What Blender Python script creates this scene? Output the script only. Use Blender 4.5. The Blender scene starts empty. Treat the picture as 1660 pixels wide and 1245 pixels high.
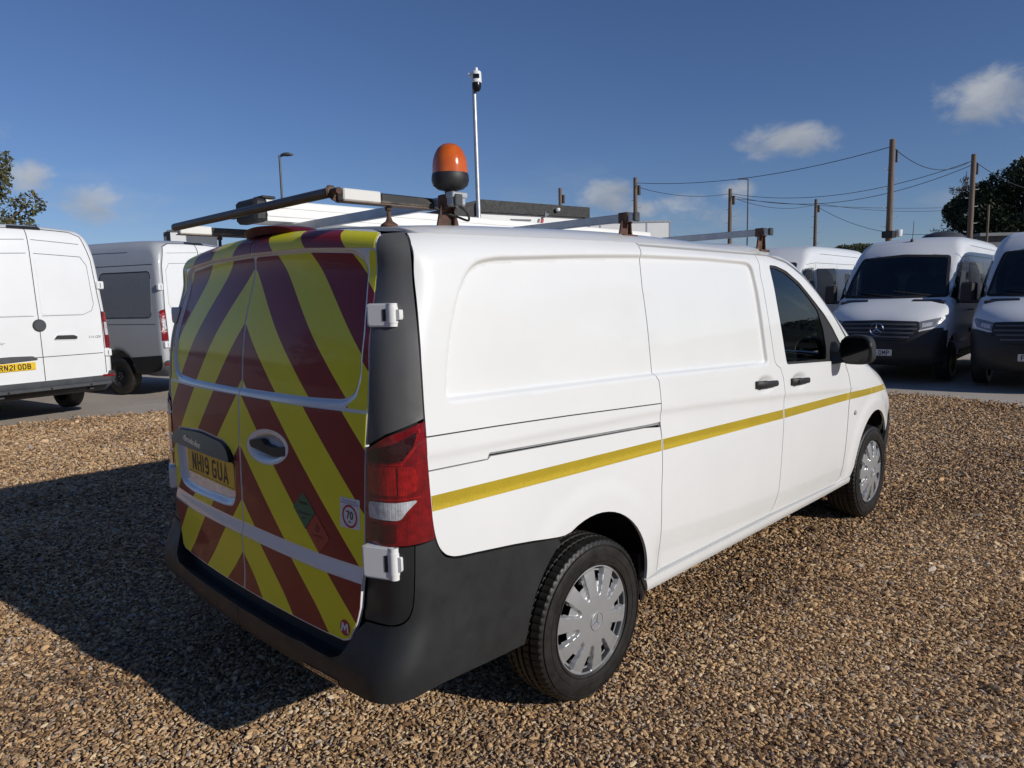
import bpy, math, random
import numpy as np
from mathutils import Vector, Matrix
from mathutils.geometry import delaunay_2d_cdt

random.seed(7); RNG = np.random.default_rng(11)
scene = bpy.context.scene
COL = scene.collection
R = math.radians

# ---------------------------------------------------------------- camera
CAM_POS = np.array([-2.159, -2.654, 1.625])
YAW, PIT, ROL, FPX = 0.7824, -0.12003, -0.02273, 1155.99
_fw = np.array([math.cos(YAW)*math.cos(PIT), math.sin(YAW)*math.cos(PIT), math.sin(PIT)])
_r = np.cross(_fw, [0, 0, 1]); _r /= np.linalg.norm(_r); _u = np.cross(_r, _fw)
_r2 = _r*math.cos(ROL)+_u*math.sin(ROL); _u2 = -_r*math.sin(ROL)+_u*math.cos(ROL)
cam_data = bpy.data.cameras.new('camera'); cam = bpy.data.objects.new('camera', cam_data); COL.objects.link(cam)
cam.matrix_world = Matrix(((_r2[0], _u2[0], -_fw[0], CAM_POS[0]), (_r2[1], _u2[1], -_fw[1], CAM_POS[1]),
                           (_r2[2], _u2[2], -_fw[2], CAM_POS[2]), (0, 0, 0, 1)))
cam_data.sensor_width = 36.0; cam_data.lens = 36.0*FPX/1660.0
cam_data.clip_start = 0.05; cam_data.clip_end = 4000
scene.camera = cam
def view_dir(u, v):
    d = _fw + _r2*(u-830)/FPX - _u2*(v-622.5)/FPX
    return d/np.linalg.norm(d)
def at(u, v, depth):
    """point of the place seen at photo position (u, v), `depth` metres in front of the camera"""
    return CAM_POS + (_fw + _r2*(u-830)/FPX - _u2*(v-622.5)/FPX)*depth

# ---------------------------------------------------------------- sun, sky, exposure
TO_SUN = np.array([0.19, -1.0, 0.445]); TO_SUN /= np.linalg.norm(TO_SUN)
SUN_EL = math.asin(TO_SUN[2]); SUN_AZ = math.atan2(TO_SUN[0], TO_SUN[1])      # clockwise from +y
sun_d = bpy.data.lights.new('sun', 'SUN'); sun = bpy.data.objects.new('sun', sun_d); COL.objects.link(sun)
sun.rotation_euler = Vector(-TO_SUN).to_track_quat('-Z', 'Y').to_euler()
sun.location = (0, -30, 25)
sun_d.energy = 3.6; sun_d.angle = R(0.55); sun_d.color = (1.0, 0.962, 0.885)
world = bpy.data.worlds.new('World'); scene.world = world; world.use_nodes = True
scene.view_settings.view_transform = 'Standard'; scene.view_settings.look = 'None'
scene.view_settings.exposure = 0.0; scene.view_settings.gamma = 1.0
scene.view_settings.use_curve_mapping = False
scene.cycles.use_denoising = True
scene.cycles.max_bounces = 8; scene.cycles.diffuse_bounces = 4; scene.cycles.glossy_bounces = 4
scene.cycles.transmission_bounces = 6; scene.cycles.transparent_max_bounces = 8

def build_sky():
    nt = world.node_tree; nt.nodes.clear(); L = nt.links
    N = lambda t, **k: _mk(nt, t, **k)
    out = N('ShaderNodeOutputWorld'); bg = N('ShaderNodeBackground'); bg.inputs[1].default_value = 0.067
    sky = N('ShaderNodeTexSky'); sky.sky_type = 'NISHITA'; sky.sun_disc = False
    sky.sun_elevation = SUN_EL; sky.sun_rotation = SUN_AZ
    sky.altitude = 60; sky.air_density = 1.0; sky.dust_density = 0.0; sky.ozone_density = 5.6
    tint = N('ShaderNodeVectorMath', operation='MULTIPLY'); tint.inputs[1].default_value = (1.0, .965, 1.12); L.new(sky.outputs[0], tint.inputs[0])
    tc = N('ShaderNodeTexCoord')
    def dot(v):
        n = N('ShaderNodeVectorMath', operation='DOT_PRODUCT'); L.new(tc.outputs['Generated'], n.inputs[0]); n.inputs[1].default_value = v
        return n.outputs['Value']
    def M(op, a, b=None, c=None, clamp=False):
        n = N('ShaderNodeMath', operation=op); n.use_clamp = clamp
        for i, x in enumerate((a, b, c)):
            if x is None: continue
            if isinstance(x, (int, float)): n.inputs[i].default_value = x
            else: L.new(x, n.inputs[i])
        return n.outputs[0]
    # individual small cumulus: (photo u, v, half width, half height in px, weight)
    blobs = [(1612, 158, 58, 36, 1.0), (1560, 150, 24, 24, .72), (1300, 226, 60, 24, 1.0), (1252, 244, 34, 20, .7), (1195, 305, 26, 18, .82),
             (985, 318, 36, 22, .92), (1045, 340, 24, 13, .8), (160, 330, 42, 24, .80), (38, 285, 30, 24, .80), (1130, 350, 70, 34, .62),
             (-200, 230, 110, 50, 1.0), (-420, 330, 160, 60, 1.0), (1900, 260, 130, 60, 1.0), (2300, 120, 180, 90, 1.0), (2600, 330, 260, 70, 1.0)]
    total = None
    for (u, v, a, b, w) in blobs:
        d = view_dir(u, v); up = np.array([0, 0, 1.0]); rt = np.cross(d, up); rt /= np.linalg.norm(rt); uu = np.cross(rt, d)
        c = np.linalg.norm(_fw + _r2*(u-830)/FPX - _u2*(v-622.5)/FPX)
        ka, kb = FPX*c/a*.8, FPX*c/b*.9
        x = dot(tuple(rt*ka)); y = dot(tuple(uu*kb)); front = M('GREATER_THAN', dot(tuple(d)), 0.0)
        r2 = M('ADD', M('MULTIPLY', x, x), M('MULTIPLY', y, y))
        g = M('MULTIPLY', M('MULTIPLY', M('EXPONENT', M('MULTIPLY', r2, -0.5)), w), front)
        total = g if total is None else M('MAXIMUM', total, g)
    mp = N('ShaderNodeMapping'); mp.inputs['Scale'].default_value = (1, 1, 1.7); L.new(tc.outputs['Generated'], mp.inputs[0])
    n1 = N('ShaderNodeTexNoise'); n1.inputs['Scale'].default_value = 17; n1.inputs['Detail'].default_value = 9; n1.inputs['Roughness'].default_value = .6
    n1.inputs['Distortion'].default_value = .35
    L.new(mp.outputs[0], n1.inputs['Vector'])
    dens = M('ADD', total, M('MULTIPLY', M('SUBTRACT', n1.outputs['Fac'], .5), 1.35))
    ss = N('ShaderNodeMapRange'); ss.interpolation_type = 'SMOOTHSTEP'; ss.inputs[1].default_value = .40; ss.inputs[2].default_value = .95
    L.new(dens, ss.inputs[0])
    gate = N('ShaderNodeMapRange'); gate.interpolation_type = 'SMOOTHSTEP'; gate.inputs[1].default_value = .05; gate.inputs[2].default_value = .45
    L.new(total, gate.inputs[0])
    # thin veil low over the horizon, all round
    sep = N('ShaderNodeSeparateXYZ'); L.new(tc.outputs['Generated'], sep.inputs[0])
    mp2 = N('ShaderNodeMapping'); mp2.inputs['Scale'].default_value = (1, 1, 3.2); L.new(tc.outputs['Generated'], mp2.inputs[0])
    n2 = N('ShaderNodeTexNoise'); n2.inputs['Scale'].default_value = 5.0; n2.inputs['Detail'].default_value = 8; n2.inputs['Roughness'].default_value = .6
    L.new(mp2.outputs[0], n2.inputs['Vector'])
    lo = N('ShaderNodeMapRange'); lo.interpolation_type = 'SMOOTHSTEP'; lo.inputs[1].default_value = .20; lo.inputs[2].default_value = .03
    lo.inputs[3].default_value = 0; lo.inputs[4].default_value = 1; L.new(sep.outputs[2], lo.inputs[0])
    v2 = N('ShaderNodeMapRange'); v2.interpolation_type = 'SMOOTHSTEP'; v2.inputs[1].default_value = .47; v2.inputs[2].default_value = .70
    L.new(n2.outputs['Fac'], v2.inputs[0])
    veil = M('MULTIPLY', M('MULTIPLY', lo.outputs[0], v2.outputs[0]), .55)
    cl = M('MULTIPLY', M('MULTIPLY', ss.outputs[0], gate.outputs[0]), .80)
    fac = M('MAXIMUM', cl, veil, clamp=True)
    n3 = N('ShaderNodeTexNoise'); n3.inputs['Scale'].default_value = 9; n3.inputs['Detail'].default_value = 4; L.new(mp.outputs[0], n3.inputs['Vector'])
    br = N('ShaderNodeValToRGB'); br.color_ramp.elements[0].position = .35; br.color_ramp.elements[0].color = (4.0, 4.5, 5.4, 1)
    br.color_ramp.elements[1].position = .65; br.color_ramp.elements[1].color = (7.6, 7.8, 8.0, 1)
    L.new(n3.outputs['Fac'], br.inputs[0])
    mix = N('ShaderNodeMix'); mix.data_type = 'RGBA'; L.new(fac, mix.inputs[0]); L.new(tint.outputs[0], mix.inputs[6]); L.new(br.outputs[0], mix.inputs[7])
    L.new(mix.outputs[2], bg.inputs[0]); L.new(bg.outputs[0], out.inputs[0])
def _mk(nt, t, **k):
    n = nt.nodes.new(t)
    for a, b in k.items(): setattr(n, a, b)
    return n
build_sky()

# ---------------------------------------------------------------- materials
class NT:
    def __init__(s, name):
        s.m = bpy.data.materials.new(name); s.m.use_nodes = True; s.t = s.m.node_tree
        s.b = s.t.nodes['Principled BSDF']; s.out = s.t.nodes['Material Output']
    def n(s, t, **k): return _mk(s.t, t, **k)
    def l(s, a, b): s.t.links.new(a, b)
    def set(s, **k):
        for a, v in k.items():
            s.b.inputs[{'col': 'Base Color', 'rough': 'Roughness', 'metal': 'Metallic', 'spec': 'Specular IOR Level', 'coat': 'Coat Weight',
                        'coatr': 'Coat Roughness', 'ior': 'IOR', 'trans': 'Transmission Weight', 'alpha': 'Alpha', 'sub': 'Subsurface Weight'}[a]].default_value = (*v, 1) if a == 'col' else v
        return s
    def coord(s, kind='Object', scale=1.0):
        tc = s.n('ShaderNodeTexCoord'); mp = s.n('ShaderNodeMapping'); s.l(tc.outputs[kind], mp.inputs[0])
        mp.inputs['Scale'].default_value = (scale,)*3 if isinstance(scale, (int, float)) else scale
        return mp.outputs[0]
    def noise(s, vec, scale, detail=4, rough=.55):
        n = s.n('ShaderNodeTexNoise'); n.inputs['Scale'].default_value = scale; n.inputs['Detail'].default_value = detail; n.inputs['Roughness'].default_value = rough
        s.l(vec, n.inputs['Vector']); return n.outputs['Fac']
    def ramp(s, fac, stops):
        r = s.n('ShaderNodeValToRGB'); s.l(fac, r.inputs[0]); e = r.color_ramp.elements
        while len(e) < len(stops): e.new(.5)
        for k, (p, c) in enumerate(stops): e[k].position = p; e[k].color = (*c, 1)
        return r.outputs[0]
    def math(s, op, a, b=None, clamp=False):
        n = s.n('ShaderNodeMath', operation=op); n.use_clamp = clamp
        for i, x in enumerate((a, b)):
            if x is None: continue
            if isinstance(x, (int, float)): n.inputs[i].default_value = x
            else: s.l(x, n.inputs[i])
        return n.outputs[0]
    def mixc(s, fac, a, b):
        n = s.n('ShaderNodeMix'); n.data_type = 'RGBA'
        if isinstance(fac, (int, float)): n.inputs[0].default_value = fac
        else: s.l(fac, n.inputs[0])
        for i, x in ((6, a), (7, b)):
            if isinstance(x, tuple): n.inputs[i].default_value = (*x, 1)
            else: s.l(x, n.inputs[i])
        return n.outputs[2]
    def bump(s, h, strength=.3, dist=.002):
        n = s.n('ShaderNodeBump'); n.inputs['Strength'].default_value = strength; n.inputs['Distance'].default_value = dist
        s.l(h, n.inputs['Height']); s.l(n.outputs[0], s.b.inputs['Normal']); return s
    def rng(s, fac, a, b, lo=0., hi=1.):
        n = s.n('ShaderNodeMapRange'); n.inputs[1].default_value = a; n.inputs[2].default_value = b; n.inputs[3].default_value = lo; n.inputs[4].default_value = hi
        s.l(fac, n.inputs[0]); return n.outputs[0]
MATS = {}
def mat(name, fn):
    t = NT(name); fn(t); MATS[name] = t.m; return t.m
def plain(name, col, rough=.5, var=.08, scale=6.0, bump=0, bscale=60, **k):
    def f(t):
        t.set(rough=rough, **k); v = t.coord('Object')
        n = t.noise(v, scale, 5)
        lo = tuple(c*(1-var) for c in col); hi = tuple(min(1, c*(1+var)) for c in col)
        t.l(t.ramp(n, [(.3, lo), (.7, hi)]), t.b.inputs['Base Color'])
        t.l(t.rng(t.noise(v, scale*3, 4), .3, .7, rough*.85, min(1, rough*1.15)), t.b.inputs['Roughness'])
        if bump: t.bump(t.noise(v, bscale, 3), bump, .002)
    return mat(name, f)
def _white(t):
    t.set(rough=.45, spec=.4, coat=1.0, coatr=.03); v = t.coord('Object')
    t.l(t.ramp(t.noise(v, 2.3, 6, .6), [(.25, (.765, .77, .765)), (.75, (.815, .815, .805))]), t.b.inputs['Base Color'])
    t.l(t.rng(t.noise(v, 5, 5), .3, .7, .015, .05), t.b.inputs['Coat Roughness'])
    n = t.n('ShaderNodeBump'); n.inputs['Strength'].default_value = .035; n.inputs['Distance'].default_value = .004
    t.l(t.noise(v, 4.5, 2), n.inputs['Height']); t.l(n.outputs[0], t.b.inputs['Coat Normal'])
mat('white_paint', _white)
plain('van_white', (.78, .785, .79), .35, .03, 1.5, coat=.5, coatr=.06)
plain('blank_panel_shaded', (.17, .18, .20), .3, .03, 1.5, coat=.5, coatr=.06)  # darker blank window panels of that van, the side's shade included in the tone
plain('van_white_shaded', (.40, .415, .44), .35, .03, 1.5, coat=.5, coatr=.06)  # a white van's body paint, the shade on its side put into the colour
plain('black_plastic', (.019, .020, .021), .52, .16, 5, .25, 700)
plain('trim_plastic', (.095, .094, .092), .40, .10, 5, .12, 500)
plain('grey_plastic', (.055, .058, .064), .55, .2, 7, .15, 400)
plain('grille_grey', (.11, .115, .12), .4, .1)
plain('dark_inside', (.008, .008, .008), .9, .1)
plain('black_gloss', (.010, .011, .013), .25, .1, 4, spec=.35)
plain('lamp_grey', (.10, .105, .11), .5, .15, 8, metal=.4)
plain('rubber', (.015, .0138, .0128), .5, .5, 14, .3, 220)
plain('silver_cover', (.40, .405, .41), .38, .05, 9, metal=.45, coat=.3, coatr=.1)
plain('steel_dark', (.05, .05, .055), .55, .3, 20, metal=.5)
plain('chrome', (.85, .86, .88), .08, .02, metal=1.0)
plain('aluminium', (.50, .52, .54), .42, .12, 12, .1, 90, metal=.7)
plain('galvanised', (.46, .48, .50), .45, .15, 8, metal=.6)
plain('dark_glass', (.006, .007, .009), .03, .1, spec=.45)
plain('seam_dark', (.012, .012, .013), .8, .1)
plain('plate_yellow', (.80, .52, .02), .35, .04, 8)
plain('plate_white', (.72, .73, .72), .35, .04, 8)
plain('plate_black', (.012, .012, .012), .45, .1)
plain('sticker_white', (.75, .75, .76), .4, .03)
plain('sticker_blue', (.08, .09, .32), .4, .03)
plain('sticker_red', (.45, .02, .04), .4, .05)
plain('sticker_green', (.01, .13, .07), .4, .1)
plain('sticker_orange_red', (.38, .035, .03), .4, .1)
plain('sticker_dark_red', (.15, .015, .02), .4, .1)
plain('maroon_gloss', (.10, .008, .016), .5, .05, spec=.2)
plain('white_box', (.80, .79, .76), .45, .04, 5)
plain('rubber_cap', (.02, .02, .022), .6, .3, 30, .3, 120)
plain('bark', (.10, .075, .05), .9, .3, 12, .6, 40)
plain('fascia_black', (.009, .009, .010), .6, .2, 3)
plain('wall_white', (.74, .74, .73), .7, .04, 1.2)
plain('wall_grey', (.10, .105, .115), .7, .15, .8)
plain('roof_grey', (.13, .14, .155), .6, .12, .6)
plain('wire_black', (.02, .02, .022), .6, .1)
plain('seat_cloth', (.03, .03, .035), .9, .2, 30)
def _cabglass(tint):
    def f(t):
        tr = t.n('ShaderNodeBsdfTransparent'); tr.inputs[0].default_value = (*tint, 1); gl = t.n('ShaderNodeBsdfGlossy'); gl.inputs['Roughness'].default_value = .015
        fr = t.n('ShaderNodeFresnel'); fr.inputs[0].default_value = 1.52; mx = t.n('ShaderNodeMixShader'); t.l(t.math('ADD', t.math('MULTIPLY', fr.outputs[0], 1.4), .02, True), mx.inputs[0]); t.l(tr.outputs[0], mx.inputs[1]); t.l(gl.outputs[0], mx.inputs[2]); t.l(mx.outputs[0], t.out.inputs[0])
    return f
mat('cab_glass', _cabglass((.80, .83, .82))); mat('door_glass', _cabglass((.60, .64, .64)))
plain('cab_trim', (.05, .05, .055), .8, .2, 6); plain('bulkhead_grey', (.42, .42, .42), .7, .1, 4)
def _wood(t):
    t.set(rough=.85); v = t.coord('Object', (9, 9, .7)); n = t.noise(v, 3, 7, .65)
    t.l(t.ramp(n, [(.25, (.075, .05, .036)), (.5, (.16, .115, .085)), (.8, (.26, .20, .155))]), t.b.inputs['Base Color']); t.bump(n, .5, .01)
mat('pole_wood', _wood)
def _rust(t):
    t.set(rough=.8); v = t.coord('Object'); n = t.noise(v, 26, 7, .7)
    t.l(t.ramp(n, [(.3, (.035, .022, .018)), (.52, (.10, .05, .035)), (.75, (.21, .10, .06))]), t.b.inputs['Base Color']); t.bump(t.noise(v, 160, 4), .5, .002)
mat('rust', _rust)
def _worn(t):      # black paint worn to rusty metal
    t.set(rough=.55); v = t.coord('Object'); n = t.noise(v, 9, 8, .7); v2 = t.coord('Object', (1, 1, 14))
    sep = t.n('ShaderNodeSeparateXYZ'); t.l(v, sep.inputs[0])
    edge = t.math('MULTIPLY', t.rng(sep.outputs[2], 1.938, 1.958, 1, 0), .4)
    f = t.math('ADD', n, edge)
    t.l(t.ramp(f, [(.50, (.022, .022, .023)), (.60, (.045, .04, .036)), (.74, (.20, .16, .13)), (.9, (.16, .10, .07))]), t.b.inputs['Base Color'])
    t.bump(n, .25, .002)
mat('worn_black', _worn)
def _wornw(t):
    t.set(rough=.5); v = t.coord('Object'); n = t.noise(v, 14, 8, .7); sep = t.n('ShaderNodeSeparateXYZ'); t.l(v, sep.inputs[0])
    f = t.math('ADD', n, t.math('MULTIPLY', t.rng(sep.outputs[2], 1.932, 1.95, 1, 0), .25))
    t.l(t.ramp(f, [(.60, (.70, .69, .66)), (.72, (.5, .42, .34)), (.85, (.14, .07, .045))]), t.b.inputs['Base Color'])
mat('worn_white', _wornw)
def _roller(t):
    t.set(rough=.42, metal=.35); v = t.coord('Object', (3, 1.2, 3)); n = t.noise(v, 7, 8, .65)
    t.l(t.ramp(n, [(.25, (.040, .035, .032)), (.5, (.085, .070, .060)), (.72, (.13, .095, .07)), (.9, (.2, .15, .11))]), t.b.inputs['Base Color']); t.bump(n, .2, .002)
mat('roller_steel', _roller)
def _chev(t):
    t.set(rough=.45, spec=.25, coat=.28, coatr=.05); tc = t.n('ShaderNodeTexCoord'); sep = t.n('ShaderNodeSeparateXYZ'); t.l(tc.outputs['Object'], sep.inputs[0])
    f = t.math('ADD', sep.outputs[2], t.math('MULTIPLY', t.math('ABSOLUTE', sep.outputs[1]), .97))
    up = t.math('GREATER_THAN', sep.outputs[2], 1.288)
    ph = t.math('ADD', .877, t.math('MULTIPLY', up, 1.765-.877))
    fr = t.math('FRACT', t.math('ADD', t.math('DIVIDE', t.math('SUBTRACT', f, ph), .4225), 10.0))
    red = t.math('LESS_THAN', fr, .505)
    nz = t.noise(tc.outputs['Object'], 5, 5)
    ye = t.ramp(nz, [(.3, (.82, .75, .020)), (.7, (.88, .80, .026))]); re = t.ramp(nz, [(.3, (.225, .009, .013)), (.7, (.265, .013, .015))])
    base = t.mixc(red, ye, re)
    t.l(base, t.b.inputs['Base Color'])
    n = t.n('ShaderNodeBump'); n.inputs['Strength'].default_value = .06; n.inputs['Distance'].default_value = .004
    t.l(t.noise(tc.outputs['Object'], 9, 3), n.inputs['Height']); t.l(n.outputs[0], t.b.inputs['Coat Normal'])
mat('chevron_film', _chev)
def _stripe(t):
    t.set(rough=.4, coat=.4, coatr=.12); tc = t.n('ShaderNodeTexCoord')
    vo = t.n('ShaderNodeTexVoronoi', feature='DISTANCE_TO_EDGE'); vo.inputs['Scale'].default_value = 190; vo.inputs['Randomness'].default_value = .12
    t.l(tc.outputs['Object'], vo.inputs['Vector']); n = t.noise(tc.outputs['Object'], 6, 5)
    a = t.ramp(n, [(.3, (.33, .235, .006)), (.7, (.40, .285, .010))])
    t.l(t.mixc(t.rng(vo.outputs['Distance'], .02, .14, .75, 0), a, (.62, .45, .04)), t.b.inputs['Base Color'])
mat('stripe_film', _stripe)
def _lens(col, rough=.12):
    def f(t):
        t.set(rough=rough, coat=1.0, coatr=.03, spec=.6); tc = t.n('ShaderNodeTexCoord')
        n = t.noise(tc.outputs['Object'], 40, 4)
        t.l(t.ramp(n, [(.3, tuple(c*.6 for c in col)), (.7, tuple(min(1, c*1.3) for c in col))]), t.b.inputs['Base Color'])
        vo = t.n('ShaderNodeTexVoronoi'); vo.inputs['Scale'].default_value = 170; vo.inputs['Randomness'].default_value = 0; t.l(tc.outputs['Object'], vo.inputs['Vector'])
        t.bump(vo.outputs['Distance'], .5, .002)
    return f
mat('lens_red', _lens((.20, .003, .006))); mat('lens_red_bright', _lens((.34, .008, .009))); mat('lens_dark_red', _lens((.08, .003, .005)))
mat('lens_clear', _lens((.55, .56, .58), .08)); mat('lens_smoke', _lens((.035, .004, .004)))
mat('headlamp_glass', _lens((.20, .21, .225), .06))
def _amber(t):
    t.set(rough=.16, coat=.8, coatr=.05, sub=.0); tc = t.n('ShaderNodeTexCoord'); n = t.noise(tc.outputs['Object'], 30, 3)
    t.l(t.ramp(n, [(.3, (.72, .125, .006)), (.7, (.88, .185, .010))]), t.b.inputs['Base Color'])
    t.b.inputs['Transmission Weight'].default_value = .25
mat('amber_lens', _amber)
def _tarmac(t):
    t.set(rough=.88); v = t.coord('Object'); n = t.noise(v, .35, 6, .6); n2 = t.noise(v, 60, 3, .7); n3 = t.noise(v, 2.2, 6, .7)
    f = t.math('ADD', t.math('MULTIPLY', n, .55), t.math('ADD', t.math('MULTIPLY', n2, .2), t.math('MULTIPLY', n3, .25)))
    t.l(t.ramp(f, [(.34, (.32, .272, .228)), (.5, (.44, .38, .32)), (.66, (.56, .49, .42))]), t.b.inputs['Base Color']); t.bump(n2, .5, .006)
mat('tarmac', _tarmac)
def _gbase(t):
    t.set(rough=.92); v = t.coord('Object'); vo = t.n('ShaderNodeTexVoronoi'); vo.inputs['Scale'].default_value = 52; t.l(v, vo.inputs['Vector'])
    hue = t.n('ShaderNodeSeparateColor'); t.l(vo.outputs['Color'], hue.inputs[0])
    c = t.ramp(hue.outputs[0], [(.0, (.10, .068, .045)), (.35, (.24, .16, .10)), (.65, (.36, .25, .16)), (1., (.5, .38, .27))])
    t.l(c, t.b.inputs['Base Color']); t.bump(t.math('SUBTRACT', 1.0, vo.outputs['Distance']), 1.0, .016)
mat('gravel_base', _gbase)
def _stone(t):
    t.set(rough=.85, spec=.18); at_ = t.n('ShaderNodeAttribute'); at_.attribute_type = 'INSTANCER'; at_.attribute_name = 'tone'
    gr = t.n('ShaderNodeAttribute'); gr.attribute_type = 'INSTANCER'; gr.attribute_name = 'grey'
    v = t.coord('Object'); n = t.noise(v, 1.3, 6, .65)
    f = t.math('ADD', at_.outputs['Fac'], t.math('MULTIPLY', t.math('SUBTRACT', n, .5), .35))
    warm = t.ramp(f, [(.0, (.085, .045, .024)), (.2, (.27, .152, .074)), (.42, (.52, .315, .150)), (.62, (.67, .425, .208)), (.8, (.75, .50, .258)), (1., (.84, .66, .42))])
    cool = t.ramp(f, [(.0, (.085, .066, .056)), (.35, (.25, .20, .165)), (.65, (.42, .35, .30)), (1., (.70, .61, .52))])
    t.l(t.mixc(gr.outputs['Fac'], warm, cool), t.b.inputs['Base Color'])
    t.bump(t.noise(v, 4, 5), .35, .15)
mat('stone', _stone)
def _leaf(name, a, b, c):
    def f(t):
        t.set(rough=.6, spec=.3); v = t.coord('Object'); n = t.noise(v, 1.3, 4); oi = t.noise(v, 14, 2)
        f_ = t.math('ADD', t.math('MULTIPLY', n, .6), t.math('MULTIPLY', oi, .4))
        t.l(t.ramp(f_, [(.32, a), (.5, b), (.68, c)]), t.b.inputs['Base Color'])
    mat(name, f)
_leaf('leaf_dark', (.010, .018, .007), (.020, .034, .012), (.038, .052, .018))
_leaf('leaf_autumn', (.035, .045, .014), (.075, .075, .024), (.13, .10, .035))
_leaf('leaf_hill', (.025, .035, .013), (.045, .055, .02), (.07, .07, .03))
_leaf('needle', (.03, .028, .018), (.05, .045, .028), (.075, .062, .04))
# ---------------------------------------------------------------- objects
def link(o, parent=None):
    COL.objects.link(o)
    if parent is not None: o.parent = parent
    return o
def mesh_obj(name, V, Fc, mats, parent=None, smooth=True, midx=None, sharp=None):
    me = bpy.data.meshes.new(name); me.from_pydata([tuple(map(float, v)) for v in V], [], [tuple(map(int, f)) for f in Fc])
    for m in (mats if isinstance(mats, (list, tuple)) else [mats]): me.materials.append(MATS[m])
    if midx is not None: me.polygons.foreach_set('material_index', np.array(midx, np.int32))
    if smooth is not False:
        if smooth is True: me.polygons.foreach_set('use_smooth', np.ones(len(me.polygons), bool))
        else: me.set_sharp_from_angle(angle=R(smooth)) if False else me.polygons.foreach_set('use_smooth', np.ones(len(me.polygons), bool))
    me.validate(); me.update()
    if smooth is not False and smooth is not True: me.set_sharp_from_angle(angle=R(smooth))
    return link(bpy.data.objects.new(name, me), parent)
def tag(o, label=None, cat=None, group=None, kind=None):
    if label: o['label'] = label
    if cat: o['category'] = cat
    if group: o['group'] = group
    if kind: o['kind'] = kind
    return o
def empty(name, loc=(0, 0, 0), rz=0.0):
    o = bpy.data.objects.new(name, None); o.empty_display_size = .2; COL.objects.link(o)
    o.location = tuple(map(float, loc)); o.rotation_euler = (0, 0, rz); return o
def copy_tree(o, parent=None):
    c = o.copy(); COL.objects.link(c); c.parent = parent
    for ch in list(o.children): copy_tree(ch, c)
    return c
class MB:
    def __init__(s): s.v = []; s.f = []; s.m = []
    def add(s, V, Fc, m=0):
        b = len(s.v); s.v += [tuple(map(float, v)) for v in V]; s.f += [tuple(int(i)+b for i in f) for f in Fc]; s.m += [m]*len(Fc); return s
    def box(s, lo, hi, m=0, bev=0.0):
        x0, y0, z0 = lo; x1, y1, z1 = hi
        if bev <= 0:
            V = [(x, y, z) for z in (z0, z1) for y in (y0, y1) for x in (x0, x1)]
            return s.add(V, [(0, 2, 3, 1), (4, 5, 7, 6), (0, 1, 5, 4), (2, 6, 7, 3), (0, 4, 6, 2), (1, 3, 7, 5)], m)
        # chamfered box
        V = []; idx = {}
        X = (x0, x1); Y = (y0, y1); Z = (z0, z1); sg = (1, -1)
        for i in (0, 1):
            for j in (0, 1):
                for k in (0, 1):
                    p = np.array([X[i], Y[j], Z[k]]); d = np.array([sg[i], sg[j], sg[k]])*bev
                    for a in range(3):
                        q = p.copy()
                        for b in range(3):
                            if b != a: q[b] += d[b]
                        idx[i, j, k, a] = len(V); V.append(q)
        Fc = []
        for a in range(3):
            b, c = (a+1) % 3, (a+2) % 3
            for e in (0, 1):
                q = []
                for (u, w) in ((0, 0), (1, 0), (1, 1), (0, 1)):
                    t = [0, 0, 0]; t[a] = e; t[b] = u; t[c] = w; q.append(idx[(*t, a)])
                Fc.append(q if e else q[::-1])
        for a in range(3):
            b, c = (a+1) % 3, (a+2) % 3
            for u in (0, 1):
                for w in (0, 1):
                    q = []
                    for (e, ax) in ((0, b), (0, c), (1, c), (1, b)):
                        t = [0, 0, 0]; t[a] = e; t[b] = u; t[c] = w; q.append(idx[(*t, ax)])
                    Fc.append(q if (u != w) else q[::-1])
        for i in (0, 1):
            for j in (0, 1):
                for k in (0, 1):
                    q = [idx[i, j, k, a] for a in range(3)]; Fc.append(q if (i+j+k) % 2 else q[::-1])
        return s.add(V, Fc, m)
    def tube(s, P, r, n=10, m=0, cap=True):
        P = [np.array(p, float) for p in P]; rs = r if isinstance(r, (list, tuple)) else [r]*len(P); V = []; Fc = []
        t0 = P[1]-P[0]; up = np.array([0, 0, 1.]) if abs(t0[2]) < .9*np.linalg.norm(t0) else np.array([1., 0, 0])
        for i, p in enumerate(P):
            t = (P[min(i+1, len(P)-1)]-P[max(i-1, 0)]); t /= np.linalg.norm(t)
            a = np.cross(t, up); a /= np.linalg.norm(a); b = np.cross(t, a)
            for k in range(n):
                an = 2*math.pi*k/n; V.append(p+rs[i]*(math.cos(an)*a+math.sin(an)*b))
        for i in range(len(P)-1):
            for k in range(n):
                k2 = (k+1) % n; Fc.append((i*n+k, (i+1)*n+k, (i+1)*n+k2, i*n+k2))
        if cap: Fc += [tuple(range(n)), tuple(range((len(P)-1)*n+n-1, (len(P)-1)*n-1, -1))]
        return s.add(V, Fc, m)
    def lathe(s, prof, o, axis='z', n=32, m=0, closed=False, wob=None):
        """prof: (radius, height) pairs about axis through o"""
        V = []; Fc = []; K = len(prof); o = np.array(o, float)
        for k in range(n):
            a = 2*math.pi*k/n; c, sn = math.cos(a), math.sin(a)
            for (r, h) in prof:
                if axis == 'z': V.append(o+(r*c, r*sn, h))
                elif axis == 'y': V.append(o+(r*c, h, r*sn))
                else: V.append(o+(h, r*c, r*sn))
        for k in range(n):
            k2 = (k+1) % n
            for i in range(K-1 if not closed else K):
                i2 = (i+1) % K; q = (k*K+i, k2*K+i, k2*K+i2, k*K+i2); Fc.append(q if axis != 'y' else q[::-1])
        return s.add(V, Fc, m)
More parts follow.
